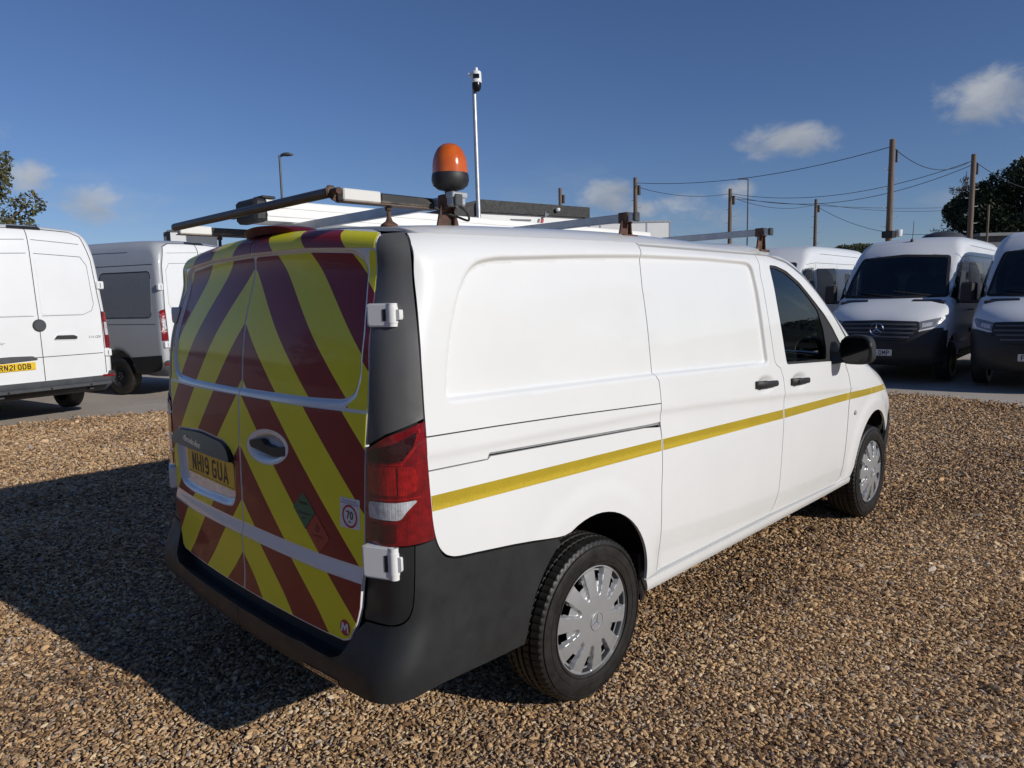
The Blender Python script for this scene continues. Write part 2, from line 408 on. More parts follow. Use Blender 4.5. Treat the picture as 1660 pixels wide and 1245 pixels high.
    def prism(s, poly, fn, d0, d1, m=0):
        """poly: 2-D outline; fn(u, v, d) -> 3-D"""
        n = len(poly); V = [fn(u, v, d0) for u, v in poly]+[fn(u, v, d1) for u, v in poly]
        return s.add(V, [tuple(range(n)), tuple(range(2*n-1, n-1, -1))]+[(i, n+i, n+(i+1) % n, (i+1) % n) for i in range(n)], m)
    def build(s, name, mats, parent=None, smooth=35, fix=True):
        o = mesh_obj(name, s.v, s.f, mats, None, False, s.m)
        me = o.data
        if fix:
            import bmesh
            bm = bmesh.new(); bm.from_mesh(me); bmesh.ops.recalc_face_normals(bm, faces=bm.faces); bm.to_mesh(me); bm.free()
        if smooth:
            me.polygons.foreach_set('use_smooth', np.ones(len(me.polygons), bool)); me.set_sharp_from_angle(angle=R(smooth))
        if parent is not None: o.parent = parent
        return o

# ---------------------------------------------------------------- implicit bodies
def catmull(P, n=12, closed=True):
    P = np.array(P, float); N = len(P); out = []
    for i in range(N if closed else N-1):
        p0, p1, p2, p3 = [P[(i+k) % N] if closed else P[min(max(i+k, 0), N-1)] for k in (-1, 0, 1, 2)]
        t = np.linspace(0, 1, n, endpoint=False)[:, None]
        m1 = (p2-p0)/2; m2 = (p3-p1)/2; Ln = np.linalg.norm(p2-p1)
        for mm in (m1, m2):
            l = np.linalg.norm(mm)
            if l > Ln: mm *= Ln/l
        out.append((2*t**3-3*t**2+1)*p1+(t**3-2*t**2+t)*m1+(-2*t**3+3*t**2)*p2+(t**3-t**2)*m2)
    if not closed: out.append(P[-1:])
    return np.concatenate(out)
def sdf_poly(P, poly):
    P = np.asarray(P, float); poly = np.asarray(poly, float)
    d = np.full(len(P), 1e9); ins = np.zeros(len(P), bool)
    for a, b in zip(poly, np.roll(poly, -1, 0)):
        e = b-a; w = P-a; t = np.clip((w@e)/max(e@e, 1e-12), 0, 1)
        q = w-t[:, None]*e; d = np.minimum(d, (q*q).sum(1))
        c = ((a[1] <= P[:, 1]) != (b[1] <= P[:, 1]))
        if abs(b[1]-a[1]) > 1e-12: ins ^= c & (P[:, 0] < a[0]+(P[:, 1]-a[1])*(b[0]-a[0])/(b[1]-a[1]))
    d = np.sqrt(d); return np.where(ins, -d, d)
class Grid:
    def __init__(s, poly, x0, x1, z0, z1, h=.02, blur=1):
        s.x0, s.z0, s.h = x0, z0, h; s.nx = int((x1-x0)/h)+1; s.nz = int((z1-z0)/h)+1
        X, Z = np.meshgrid(x0+h*np.arange(s.nx), z0+h*np.arange(s.nz), indexing='ij')
        g = sdf_poly(np.stack([X.ravel(), Z.ravel()], 1), poly).reshape(s.nx, s.nz); k = np.array([1, 4, 6, 4, 1])/16.
        for _ in range(blur):
            gp = np.pad(g, 2, mode='reflect', reflect_type='odd'); g = sum(k[i]*gp[i:i+s.nx] for i in range(5)); g = sum(k[i]*g[:, i:i+s.nz] for i in range(5))
        s.g = g
    def __call__(s, x, z):
        fx = np.clip((x-s.x0)/s.h, 1, s.nx-3.001); fz = np.clip((z-s.z0)/s.h, 1, s.nz-3.001)
        i = fx.astype(int); j = fz.astype(int); u = fx-i; v = fz-j
        w = lambda t: [((-t+2)*t-1)*t/2, ((3*t-5)*t*t+2)/2, ((-3*t+4)*t+1)*t/2, (t-1)*t*t/2]
        wu = w(u); wv = w(v); r = 0
        for a in range(4):
            ra = 0
            for b in range(4): ra = ra+wv[b]*s.g[i+a-1, j+b-1]
            r = r+wu[a]*ra
        return r
def sm(a, b, x): t = np.clip((x-a)/(b-a), 0, 1); return t*t*(3-2*t)
def spl(kx, ky):
    kx = np.array(kx, float); ky = np.array(ky, float); d = np.diff(ky)/np.diff(kx); m = np.concatenate([[d[0]], (d[1:]+d[:-1])/2, [d[-1]]])
    def f(x):
        x = np.asarray(x, float); i = np.clip(np.searchsorted(kx, x)-1, 0, len(kx)-2); h = kx[i+1]-kx[i]; t = (np.clip(x, kx[0], kx[-1])-kx[i])/h
        return (2*t**3-3*t**2+1)*ky[i]+(t**3-2*t**2+t)*h*m[i]+(-2*t**3+3*t**2)*ky[i+1]+(t**3-t**2)*h*m[i+1]
    return f
def roundmax(a, b, Rr):
    u = np.maximum(Rr+a, 0); v = np.maximum(Rr+b, 0)
    return np.minimum(-Rr, np.maximum(a, b))+np.sqrt(u*u+v*v)
def grad(F, P, e=2e-3):
    g = np.zeros_like(P)
    for k in range(3):
        d = np.zeros(3); d[k] = e; A = P+d; B = P-d; g[:, k] = F(A[:, 0], A[:, 1], A[:, 2])-F(B[:, 0], B[:, 1], B[:, 2])
    return g/np.maximum(np.linalg.norm(g, axis=1, keepdims=True), 1e-9)
def trace(F, O, D, it=34, tmax=4.0):
    t = np.zeros(len(O)); f = None; tp = t.copy(); fp = None
    for k in range(it):
        P = O+t[:, None]*D; f = F(P[:, 0], P[:, 1], P[:, 2])
        if np.abs(f).max() < 1e-5: break
        t = np.clip(t+.85*f, 0, tmax)
    P = O+t[:, None]*D
    return P, grad(F, P)
def trace_out(F, O, D, it=40, tmax=3.0):
    """from inside outwards"""
    t = np.zeros(len(O))
    for k in range(it):
        P = O+t[:, None]*D; f = F(P[:, 0], P[:, 1], P[:, 2]); t = np.clip(t-.85*f, 0, tmax)
    P = O+t[:, None]*D; return P, grad(F, P)
def along(axis, start, sgn):
    """projection mode: domain (u, v) are the two other axes in order"""
    oth = [a for a in range(3) if a != axis]
    def mode(F, uv):
        O = np.zeros((len(uv), 3)); O[:, axis] = start; O[:, oth[0]] = uv[:, 0]; O[:, oth[1]] = uv[:, 1]
        D = np.zeros((len(uv), 3)); D[:, axis] = sgn; return trace(F, O, D)
    return mode
def wrap(cx, cy, k=.45):
    """projection outwards from a vertical axis; domain (k*angle, z), angle clockwise seen from above, 0 = +x"""
    def mode(F, uv):
        a = -uv[:, 0]/k; O = np.stack([np.full(len(uv), cx), np.full(len(uv), cy), uv[:, 1]], 1)
        D = np.stack([np.cos(a), np.sin(a), np.zeros(len(uv))], 1); return trace_out(F, O, D)
    mode.s = lambda x, y: (-math.atan2(y-cy, x-cx) % (2*math.pi))*k
    return mode
def resample(poly, h, closed=True):
    poly = np.asarray(poly, float); out = []; n = len(poly)
    for i in range(n if closed else n-1):
        a, b = poly[i], poly[(i+1) % n]; k = max(1, int(math.ceil(np.linalg.norm(b-a)/h)))
        for j in range(k): out.append(a+(b-a)*j/k)
    if not closed: out.append(poly[-1])
    return np.array(out)
def rounded(poly, r, n=5):
    """round the corners of an outline; r a number or one per corner"""
    P = np.asarray(poly, float); N = len(P); out = []
    for i in range(N):
        a, p, b = P[i-1], P[i], P[(i+1) % N]; rr = r[i] if isinstance(r, (list, tuple)) else r
        da = np.linalg.norm(a-p); db = np.linalg.norm(b-p); q = min(rr, da*.49, db*.49)
        if q <= 1e-6: out.append(p); continue
        s0 = p+(a-p)/da*q; s1 = p+(b-p)/db*q
        for k in range(n+1):
            t = k/n; out.append((1-t)**2*s0+2*t*(1-t)*p+t*t*s1)
    return np.array(out)
EXTRA = {}
def panel_data(F, mode, poly, holes=(), h=.015, off=0.0, disp=None, rim=.012):
    """sheet of bodywork that follows F inside the 2-D outline `poly`, edges turned in by `rim`"""
    loops = [resample(poly, h)]+[resample(q, h) for q in holes]
    lo = loops[0].min(0); hi = loops[0].max(0)
    gx, gy = np.meshgrid(np.arange(lo[0]+h*.5, hi[0], h), np.arange(lo[1]+h*.5, hi[1], h), indexing='ij'); G = np.stack([gx.ravel(), gy.ravel()], 1)
    if len(G):
        keep = sdf_poly(G, np.asarray(poly)) < -.5*h
        for q in holes: keep &= sdf_poly(G, np.asarray(q)) > .5*h
        G = G[keep]
    ex = EXTRA.get(disp)
    if ex is not None and len(G):          # denser rows of points along the pressed edges
        E_ = np.concatenate([ex, ex*[-1, 1]]) if mode is EXTRA.get('mirror') else ex
        E_ = E_[sdf_poly(E_, np.asarray(poly)) < -.004]
        for q in holes: E_ = E_[sdf_poly(E_, np.asarray(q)) > .004]
        if len(E_):
            near = np.zeros(len(G), bool)
            for lp in EXTRA[disp, 'loops']:
                Q = np.abs(G)*[-1, 1] if mode is EXTRA.get('mirror') else G
                near |= np.abs(sdf_poly(Q, lp)) < .0055
            G = np.concatenate([G[~near], E_])
    pts = []; edges = []
    for lp in loops:
        b = len(pts); pts += list(lp); edges += [(b+i, b+(i+1) % len(lp)) for i in range(len(lp))]
    pts += list(G)
    vv, ee, ff, *_ = delaunay_2d_cdt([Vector((float(a), float(b))) for a, b in pts], edges, [], 1, 1e-7)
    V2 = np.array([(v.x, v.y) for v in vv]); T = np.array([f for f in ff if len(f) == 3], int)
    if len(holes):
        cen = V2[T].mean(1); k = np.ones(len(T), bool)
        for q in holes: k &= sdf_poly(cen, np.asarray(q)) > 0
        T = T[k]
    P, N = mode(F, V2)
    o = np.full(len(P), off, float)
    if disp is not None: o = o+disp(P)
    P = P+N*o[:, None]
    n = np.cross(P[T[:, 1]]-P[T[:, 0]], P[T[:, 2]]-P[T[:, 0]]); flip = (n*N[T[:, 0]]).sum(1) < 0; T[flip] = T[flip][:, ::-1]
    faces = [tuple(t) for t in T]; sharp = []
    cnt = {}
    for t in T:
        for a, b in ((t[0], t[1]), (t[1], t[2]), (t[2], t[0])): cnt[(a, b)] = cnt.get((a, b), 0)+1
    bnd = [e for e in cnt if (e[1], e[0]) not in cnt]
    if rim > 0 and bnd:
        ids = sorted({v for e in bnd for v in e}); base = len(P); mp = {v: base+i for i, v in enumerate(ids)}
        P = np.concatenate([P, P[ids]-N[ids]*rim]); faces += [(e[1], e[0], mp[e[0]], mp[e[1]]) for e in bnd]
    return P, faces
def join_mirror(P, Fc):
    n = len(P); Q = P.copy(); Q[:, 1] *= -1
    return np.concatenate([P, Q]), list(Fc)+[tuple(i+n for i in f[::-1]) for f in Fc]
def panel(name, F, mode, poly, mats, parent, holes=(), h=.015, off=0., disp=None, rim=.012, mirror=False, both=False):
    P, Fc = panel_data(F, mode, poly, holes, h, off, disp, rim)
    if both: P, Fc = join_mirror(P, Fc)
    o = mesh_obj(name, P, Fc, mats, parent, 50)
    if mirror: o.scale = (1, -1, 1)
    return o
def twin(o, parent=None):
    """the same part on the other side of the vehicle"""
    c = o.copy(); COL.objects.link(c); c.parent = parent if parent is not None else o.parent; c.scale = (1, -1, 1); return c
def ribbon(name, F, mode, lines, w, mats, parent, off=.002, h=.03, disp=None):
    V = []; Fc = []
    for ln in lines:
        L_ = resample(ln, h, False); t = np.gradient(L_, axis=0); t /= np.linalg.norm(t, axis=1, keepdims=True); nn = np.stack([-t[:, 1], t[:, 0]], 1)
        A, NA = mode(F, L_+nn*w/2); B, NB = mode(F, L_-nn*w/2); oa = off+(disp(A) if disp else 0); ob = off+(disp(B) if disp else 0)
        A = A+NA*np.reshape(oa, (-1, 1)); B = B+NB*np.reshape(ob, (-1, 1)); b = len(V); V += list(A)+list(B); n = len(A)
        Fc += [(b+i, b+i+1, b+n+i+1, b+n+i) for i in range(n-1)]
    return mesh_obj(name, V, Fc, mats, parent, True)
def surface_nets(F, lo, hi, h):
    """closed quad skin of F < 0"""
    n = [int(math.ceil((hi[k]-lo[k])/h))+1 for k in range(3)]
    ax = [lo[k]+h*np.arange(n[k]) for k in range(3)]; X, Y, Z = np.meshgrid(*ax, indexing='ij')
    f = F(X.ravel(), Y.ravel(), Z.ravel()).reshape(n); s = f < 0
    c = np.zeros([k-1 for k in n], int); S = [(i, j, k) for i in (0, 1) for j in (0, 1) for k in (0, 1)]
    sl = lambda A, i, j, k: A[i:n[0]-1+i, j:n[1]-1+j, k:n[2]-1+k]
    for q in S: c += sl(s, *q)
    cells = np.argwhere((c > 0) & (c < 8)); idx = -np.ones(c.shape, int); idx[tuple(cells.T)] = np.arange(len(cells))
    acc = np.zeros((len(cells), 3)); num = np.zeros(len(cells)); ci, cj, ck = cells.T
    for a in S:
        for k in range(3):
            if a[k] == 0:
                b = list(a); b[k] = 1
                fa = f[ci+a[0], cj+a[1], ck+a[2]]; fb = f[ci+b[0], cj+b[1], ck+b[2]]; m = (fa < 0) != (fb < 0)
                t = np.where(m, fa/np.where(m, fa-fb, 1), 0); p = np.tile(np.array(a, float), (len(cells), 1)); p[:, k] += t
                acc[m] += p[m]; num[m] += 1
    V = np.array(lo)+h*(cells+acc/num[:, None]); Fc = []
    for k in range(3):
        u, w = (k+1) % 3, (k+2) % 3; sh = [slice(1, n[q]-1) for q in range(3)]; sh[k] = slice(0, n[k]-1)
        s0 = s[tuple(sh)]; s2 = list(sh); s2[k] = slice(1, n[k]); s1 = s[tuple(s2)]
        e = np.argwhere(s0 != s1); sg = s0[tuple(e.T)]
        off = np.array([1 if q != k else 0 for q in range(3)]); e = e+off
        def ce(du, dw):
            g = e.copy(); g[:, u] += du; g[:, w] += dw; return idx[tuple(g.T)]
        q = np.stack([ce(-1, -1), ce(0, -1), ce(0, 0), ce(-1, 0)], 1); q[~sg] = q[~sg][:, ::-1]; Fc.append(q)
    Fc = np.concatenate(Fc)
    for _ in range(3):
        fv = F(*V.T); V = V-grad(F, V)*np.clip(fv, -h*.6, h*.6)[:, None]*.8
    return V, Fc

def hollow(F, lo, hi, skin, prisms):
    """F with a cab hollowed out of it; prisms: (axis u, axis v, outline, margin, test) openings through the skin"""
    def f(x, y, z):
        g = F(x, y, z); P = (x, y, z)
        cab = np.maximum(g+skin, np.maximum.reduce([lo[0]-x, x-hi[0], lo[2]-z, z-hi[2], np.abs(y)-hi[1]]))
        for u, v, poly, mar, test in prisms:
            sd = np.full(len(x), 1.0); m = test(x, y, z) & (g > -.25) & (g < .25); sd[m] = sdf_poly(np.stack([P[u][m], P[v][m]], 1), poly)+mar; cab = np.minimum(cab, sd)
        return np.maximum(g, -cab)
    return f
def seats(parent, x, zs, ys, floor):
    for y in ys:
        mb = MB(); mb.box((x-.05, y-.24, zs-.14), (x+.46, y+.24, zs), 0, .04); mb.prism(rounded([(-.23, 0), (.23, 0), (.24, .50), (.16, .62), (-.16, .62), (-.24, .50)], .05), lambda u, v, d: (x+.06+d-v*.20, y+u, zs-.02+v), -.12, 0, 0); mb.box((x-.02, y-.2, floor), (x+.4, y+.2, zs-.14)); s_ = mb.build('seat', ['seat_cloth'], parent, 40)
        hb = MB(); hb.prism(rounded([(-.13, 0), (.13, 0), (.12, .19), (-.12, .19)], .05), lambda u, v, d: (x-.085+d-v*.1, y+u, zs+.64+v), -.05, .05, 0); hb.build('headrest', ['seat_cloth'], s_, 40)
def steering_wheel(parent, c, r, tilt):
    V = []; n, k = 28, 8; M_ = Matrix.Rotation(tilt, 3, 'Y')
    for i in range(n):
        a = 2*math.pi*i/n
        for j in range(k): b = 2*math.pi*j/k; q = M_ @ Vector((.014*math.sin(b), (r+.014*math.cos(b))*math.cos(a), (r+.014*math.cos(b))*math.sin(a))); V.append((c[0]+q.x, c[1]+q.y, c[2]+q.z))
    mb = MB(); mb.add(V, [(i*k+j, ((i+1) % n)*k+j, ((i+1) % n)*k+(j+1) % k, i*k+(j+1) % k) for i in range(n) for j in range(k)])
    for a in (0, math.pi, -math.pi/2):
        q = M_ @ Vector((0, r*math.cos(a), r*math.sin(a))); mb.tube([c, (c[0]+q.x, c[1]+q.y, c[2]+q.z)], .018, 6)
    mb.build('steering_wheel', ['cab_trim'], parent, 50)
# ---------------------------------------------------------------- lettering
def ribbon2d(line, w, closed=False):
    P = np.array(line, float); n = len(P); A = []; B = []
    for i in range(n):
        p0 = P[i-1] if (i > 0 or closed) else None; p1 = P[(i+1) % n] if (i < n-1 or closed) else None
        d = []
        if p0 is not None: d.append((P[i]-p0)/np.linalg.norm(P[i]-p0))
        if p1 is not None: d.append((p1-P[i])/np.linalg.norm(p1-P[i]))
        t = sum(d); t = t/np.linalg.norm(t); nn = np.array([-t[1], t[0]]); k = 1/max(.45, abs(nn@np.array([-d[0][1], d[0][0]])))
        A.append(P[i]+nn*w/2*k); B.append(P[i]-nn*w/2*k)
    return A, B
def arc(cx, cy, rx, ry, a0, a1, n=6): return [(cx+rx*math.cos(R(a0+(a1-a0)*i/n)), cy+ry*math.sin(R(a0+(a1-a0)*i/n))) for i in range(n+1)]
# glyph centre lines in a 50 x 79 box (a stroke of 14)
_l, _r_, _b, _t = 7, 43, 7, 72
GLY = {
 'N': [[(_l, 0), (_l, 79)], [(_r_, 0), (_r_, 79)], [(_l+1, 74), (_r_-1, 5)]], 'H': [[(_l, 0), (_l, 79)], [(_r_, 0), (_r_, 79)], [(_l, 40), (_r_, 40)]],
 '1': [[(25, 0), (25, 79)]], '2': [[*arc(25, 55, 18, 17, 165, -20), (36, 42), (9, 14), (8, 7), (50, 7)]],
 '9': [arc(25, 53, 17, 19, 0, 360, 12), [(42, 53), (42, 28), *arc(25, 24, 17, 17, 0, -150, 6)]],
 'G': [[(_r_, 58), *arc(29, 58, 14, 14, 0, 90, 3), *arc(21, 58, 14, 14, 90, 180, 3), *arc(21, 21, 14, 14, 180, 270, 3), *arc(29, 21, 14, 14, 270, 360, 3), (_r_, 38), (26, 38)]],
 'U': [[(_l, 79), *arc(21, 21, 14, 14, 180, 270, 3), *arc(29, 21, 14, 14, 270, 360, 3), (_r_, 79)]],
 'A': [[(5, 0), (25, 75), (45, 0)], [(13, 23), (37, 23)]],
 'R': [[(_l, 0), (_l, 72), (30, 72), *arc(29, 57, 14, 15, 80, -80, 5), (_l, 41)], [(26, 40), (43, 0)]],
 'O': [[*arc(29, 58, 14, 14, 0, 90, 3), *arc(21, 58, 14, 14, 90, 180, 3), *arc(21, 21, 14, 14, 180, 270, 3), *arc(29, 21, 14, 14, 270, 360, 3), (43, 58)]],
 'D': [[(_l, 7), (_l, 72), *arc(27, 56, 16, 16, 90, 0, 3), *arc(27, 23, 16, 16, 0, -90, 3), (0, 7)]],
 'B': [[(_l, 7), (_l, 72), (28, 72), *arc(28, 57, 13, 15, 80, -80, 4), (_l, 41)], [(12, 40), (29, 40), *arc(29, 24, 14, 17, 75, -75, 4), (0, 7)]],
 '8': [arc(25, 58, 15, 14, 0, 360, 12), arc(25, 23, 18, 17, 0, 360, 12)],
 'M': [[(_l, 0), (_l, 70)], [(_r_, 0), (_r_, 70)], [(3, 77), (25, 34), (47, 77)]], 'P': [[(_l, 0), (_l, 72), (28, 72), *arc(28, 55, 15, 17, 80, -80, 5), (_l, 38)]],
 '6': [arc(25, 26, 17, 19, 0, 360, 12), [(8, 26), (8, 51), *arc(25, 55, 17, 17, 180, 30, 6)]], '7': [[(3, 72), (44, 72), (20, 0)]], '0': [arc(25, 39.5, 17, 33, 0, 360, 16)], 'E': [[(45, 7), (_l, 7), (_l, 72), (45, 72)], [(10, 40), (40, 40)]],
 'X': [[(5, 0), (45, 79)], [(5, 79), (45, 0)]], 'F': [[(_l, 0), (_l, 72), (45, 72)], [(10, 40), (38, 40)]], 'S': [[(42, 60), *arc(25, 57, 17, 15, 20, 180, 5), (9, 50), (40, 30), *arc(25, 22, 17, 15, 20, -200, 8)]],
 '3': [[*arc(24, 57, 17, 15, 160, -80, 6)], [*arc(24, 23, 19, 17, 85, -160, 7)]], '4': [[(36, 0), (36, 76), (6, 24), (50, 24)]], 'C': [[*arc(27, 40, 20, 33, 45, 315, 9)]], 'I': [[(25, 0), (25, 79)]],
}
def lettering(text, w=50., gap=11., space=33., stroke=14.):
    """strokes of a line of text: list of (A, B) edge polylines in mm, x from 0; and its width"""
    x = 0.; out = []
    for ch in text:
        if ch == ' ': x += space-gap; continue
        adv = 14. if ch in '1I' and w == 50. else 50.
        dx = x-(18 if adv == 14. else 0)
        for k, ln in enumerate(GLY[ch]):
            A, B = ribbon2d(ln, stroke); out.append(([(p[0]+dx, p[1]) for p in A], [(p[0]+dx, p[1]) for p in B], k))
        x += adv+gap
    return out, x-gap
def text_into(mb, text, fn, height, m, stroke=14., lift=.0006, sx=1.0, center=True, gap=11.):
    """adds strokes to mb; fn(u, v, d) -> 3-D with u to the reader's right, v up, d towards the reader"""
    st, wd = lettering(text, gap=gap, stroke=stroke); k = height/79.
    for A, B, q in st:
        V = [fn((x-(wd/2 if center else 0))*k*sx, (y-39.5)*k, lift+q*.00025) for x, y in list(A)+list(B)]; n = len(A)
        mb.add(V, [(i, i+1, n+i+1, n+i) for i in range(n-1)], m)
    return wd*k*sx
def number_plate(name, text, fn, parent, body='plate_yellow'):
    mb = MB(); w, h = .26, .0555
    mb.prism(rounded([(-w, -h), (w, -h), (w, h), (-w, h)], .012, 3), fn, -.004, 0.0, 0)
    mb.add([fn(u, v, .0003) for u, v in ((-w+.006, -h+.005), (w-.006, -h+.005), (w-.006, -h+.0075), (-w+.006, -h+.0075))], [(0, 1, 2, 3)], 1)
    for u in (-.14, .14):
        V = [fn(u+.007*math.cos(a), -h+.020+.007*math.sin(a), .002) for a in np.linspace(0, 2*math.pi, 10)[:-1]]; mb.add(V, [tuple(range(9))], 0)
    text_into(mb, text, fn, .079, 1)
    return mb.build(name, [body, 'plate_black'], parent, smooth=False, fix=False)
def star(mb, fn, r, m=0, d=.004, ring=True):
    """three-pointed star in a ring"""
    if ring:
        n = 36
        for k in range(n):
            a, b = 2*math.pi*k/n, 2*math.pi*(k+1)/n
            pr = [(r*.86, 0), (r*.93, d), (r, 0)]
            V = [fn(q*math.cos(t), q*math.sin(t), dd) for t in (a, b) for q, dd in pr]; mb.add(V, [(0, 1, 4, 3), (1, 2, 5, 4)], m)
    for k in range(3):
        a = R(90+120*k); tip = (r*.93*math.cos(a), r*.93*math.sin(a))
        l = (r*.16*math.cos(a+R(60)), r*.16*math.sin(a+R(60))); q = (r*.16*math.cos(a-R(60)), r*.16*math.sin(a-R(60)))
        mb.add([fn(0, 0, d*1.3), fn(*tip, d*.4), fn(*l, 0), fn(*q, 0)], [(0, 2, 1), (0, 1, 3)], m)
# ================================================================ the work van (x forward, y left, z up; rear axle at x = 0)
def vito_body():
    prof = [(-.97, .42), (-.985, .60), (-.985, .9), (-.975, 1.2), (-.9503, 1.5), (-.8846, 1.75), (-.8725, 1.865), (-.68, 1.905), (-.2, 1.923), (.5, 1.933), (1.2, 1.918),
            (1.7, 1.9194), (2.063, 1.8444), (2.6261, 1.50), (3.1261, 1.19), (3.35, 1.12), (3.7, 1.02), (3.95, .88), (4.06, .7), (4.08, .45), (3.95, .30), (3.0, .28), (1.5, .28), (0, .28), (-.7, .33)]
    G = Grid(catmull(prof), -1.6, 4.7, -.1, 2.4, .02, 1)
    wz = spl([.2, .40, .55, .75, 1.0, 1.2, 1.3, 1.5, 1.7, 1.85, 1.95, 2.1], [.91, .94, .955, .962, .962, .955, .945, .9281, .9039, .8656, .79, .76])
    def W(x, z):
        w = wz(z)-.05*sm(2.2, 3.3, x)*sm(1.0, 1.8, z)
        return w-.1403*np.clip((x-2.9)/1.2, 0, 1)**2
    def F(x, y, z):
        ay = np.abs(y)
        front = .2907*(ay/.95)**3*sm(2.6, 3.6, x)+.0213*(ay/.9)**2*sm(1.4, 2.2, x)*sm(3.6, 2.6, x)
        xp = x-.0508*(ay/.9)**2*sm(.2, -.6, x)+front
        zp = z+.0438*(ay/.85)**2*sm(1.2, 1.7, z)
        Rr = .11+.0044*sm(1.55, 1.85, z); Rr = np.where(z < .5, Rr*.7, Rr)
        return roundmax(G(xp, zp), ay-W(x, z), Rr)
    return F, W
VF, VW = vito_body()
SIDE = along(1, -1.10, 1.0); REAR = along(0, -1.15, 1.0); ROOF = along(2, 2.05, -1.0); FRONT = along(0, 4.3, -1.0)
ARC_R = [(-.01+.375*math.cos(R(a)), .40+.375*math.sin(R(a))) for a in range(0, 181, 6)]      # rear wheel opening, front to rear
ARC_F = [(3.21+.375*math.cos(R(a)), .40+.375*math.sin(R(a))) for a in range(0, 181, 6)]
REC_S = rounded([(-.735, 1.308), (-.722, 1.40), (-.688, 1.54), (-.63, 1.67), (-.56, 1.745), (-.46, 1.765), (0, 1.785), (.42, 1.797), (1.0, 1.797), (1.415, 1.783), (1.452, 1.60), (1.508, 1.245), (.43, 1.281)],
                [.03, .1, .1, .1, .08, .1, .1, .1, .1, .06, .1, .03, .1])
def disp_side(P):
    x, z = P[:, 0], P[:, 2]; xz = np.stack([x, z], 1)
    sd = sdf_poly(xz, REC_S); d = -.018*sm(.003, -.011, sd)
    zc = np.interp(x, [-.9, .46, .97, 1.66, 2.58, 3.2], [1.152, 1.127, 1.101, 1.057, .988, .96]); e = z-zc      # shoulder crease
    d = d-.010*np.where(e < 0, (1-np.exp(e/.02))*np.exp(e/.16), 0)*sm(3.0, 2.4, x)
    zl = np.interp(x, [.3, .5, .99, 1.65, 2.64, 3.], [.60, .577, .538, .50, .466, .45]); e = zl-z             # lower crease
    d = d-.009*np.clip(e/.10, 0, 1.0)*sm(.36, .5, x)*sm(2.85, 2.6, x)
    for cx in (-.01, 3.21):
        r = np.hypot(x-cx, z-.40); d = d+.007*sm(.52, .43, r)*sm(.30, .42, z)
    for (cx, cz) in ((1.463, 1.139), (1.89, 1.116)):                                                            # handle dishes
        q = np.hypot((x-cx)/.118, (z-cz)/.050); d = d-.016*sm(1.0, .35, q)
    return d
REC_R = rounded([(.06, 1.813), (-.40, 1.808), (-.66, 1.792), (-.727, 1.755), (-.727, 1.683), (-.760, 1.522), (-.763, 1.39), (-.735, 1.325), (-.676, 1.303), (-.49, 1.297), (.06, 1.296)], .03)
TRAY = rounded([(.735, 1.03), (.70, .85), (.66, .822), (.53, .812), (.16, .825), (.09, .836), (.064, .87), (.050, 1.02), (.10, 1.062), (.16, 1.082), (.40, 1.094), (.70, 1.072)], .03)
DISH = [(-.212+.146*math.cos(a), 1.106+.060*math.sin(a)-.07*.146*math.cos(a)) for a in np.linspace(0, 2*math.pi, 40, endpoint=False)]
def disp_rear(P):
    y, z = P[:, 1], P[:, 2]; d = -.011*sm(.002, -.010, sdf_poly(np.stack([-np.abs(y), z], 1), REC_R))
    d = d+.009*sm(.782, .735, z)+.004*sm(1.31, 1.27, z)
    yz = np.stack([y, z], 1)
    d = d-.018*sm(.002, -.016, sdf_poly(yz, TRAY))
    q = np.hypot((y+.212)/.140, (z+.07*(y+.212)-1.106)/.055); d = d-.026*sm(1.0, .45, q)
    return d
def _rows(loop, ds, step):
    ls = [inset(loop, d) for d in ds]; return np.concatenate([resample(l, step) for l in ls]), ls
def inset(poly, g): # shrink an outline a little (orientation independent)
    P = np.asarray(poly, float); a = .5*sum(P[i-1][0]*P[i][1]-P[i][0]*P[i-1][1] for i in range(len(P))); s = 1 if a > 0 else -1; out = []
    for i in range(len(P)):
        d0 = P[i]-P[i-1]; d1 = P[(i+1) % len(P)]-P[i]; d0 /= max(1e-9, np.linalg.norm(d0)); d1 /= max(1e-9, np.linalg.norm(d1))
        n0 = np.array([-d0[1], d0[0]])*s; n1 = np.array([-d1[1], d1[0]])*s; n = n0+n1; n /= max(.5, np.linalg.norm(n)); k = 1/max(.6, n@n0); out.append(P[i]+n*g*k)
    return np.array(out)
EXTRA[disp_side], EXTRA[disp_side, 'loops'] = _rows(REC_S, (-.003, .001, .004, .0075, .011), .008)
EXTRA[disp_rear], EXTRA[disp_rear, 'loops'] = _rows(REC_R, (-.002, .002, .006, .010), .008)
EXTRA['mirror'] = REAR
van = tag(empty('work_van', (0, 0, 0)), 'white panel van with red and yellow chevron rear doors and amber roof beacon', 'van')
GAP = .0023
def vside(name, poly, mats='white_paint', holes=(), h=.0105, off=0., disp=disp_side, rim=.014, parent=van, both=True, g=GAP):
    o = panel(name, VF, SIDE, inset(poly, g) if g else poly, mats, parent, holes, h, off, disp, rim)
    if both: twin(o, parent)
    return o

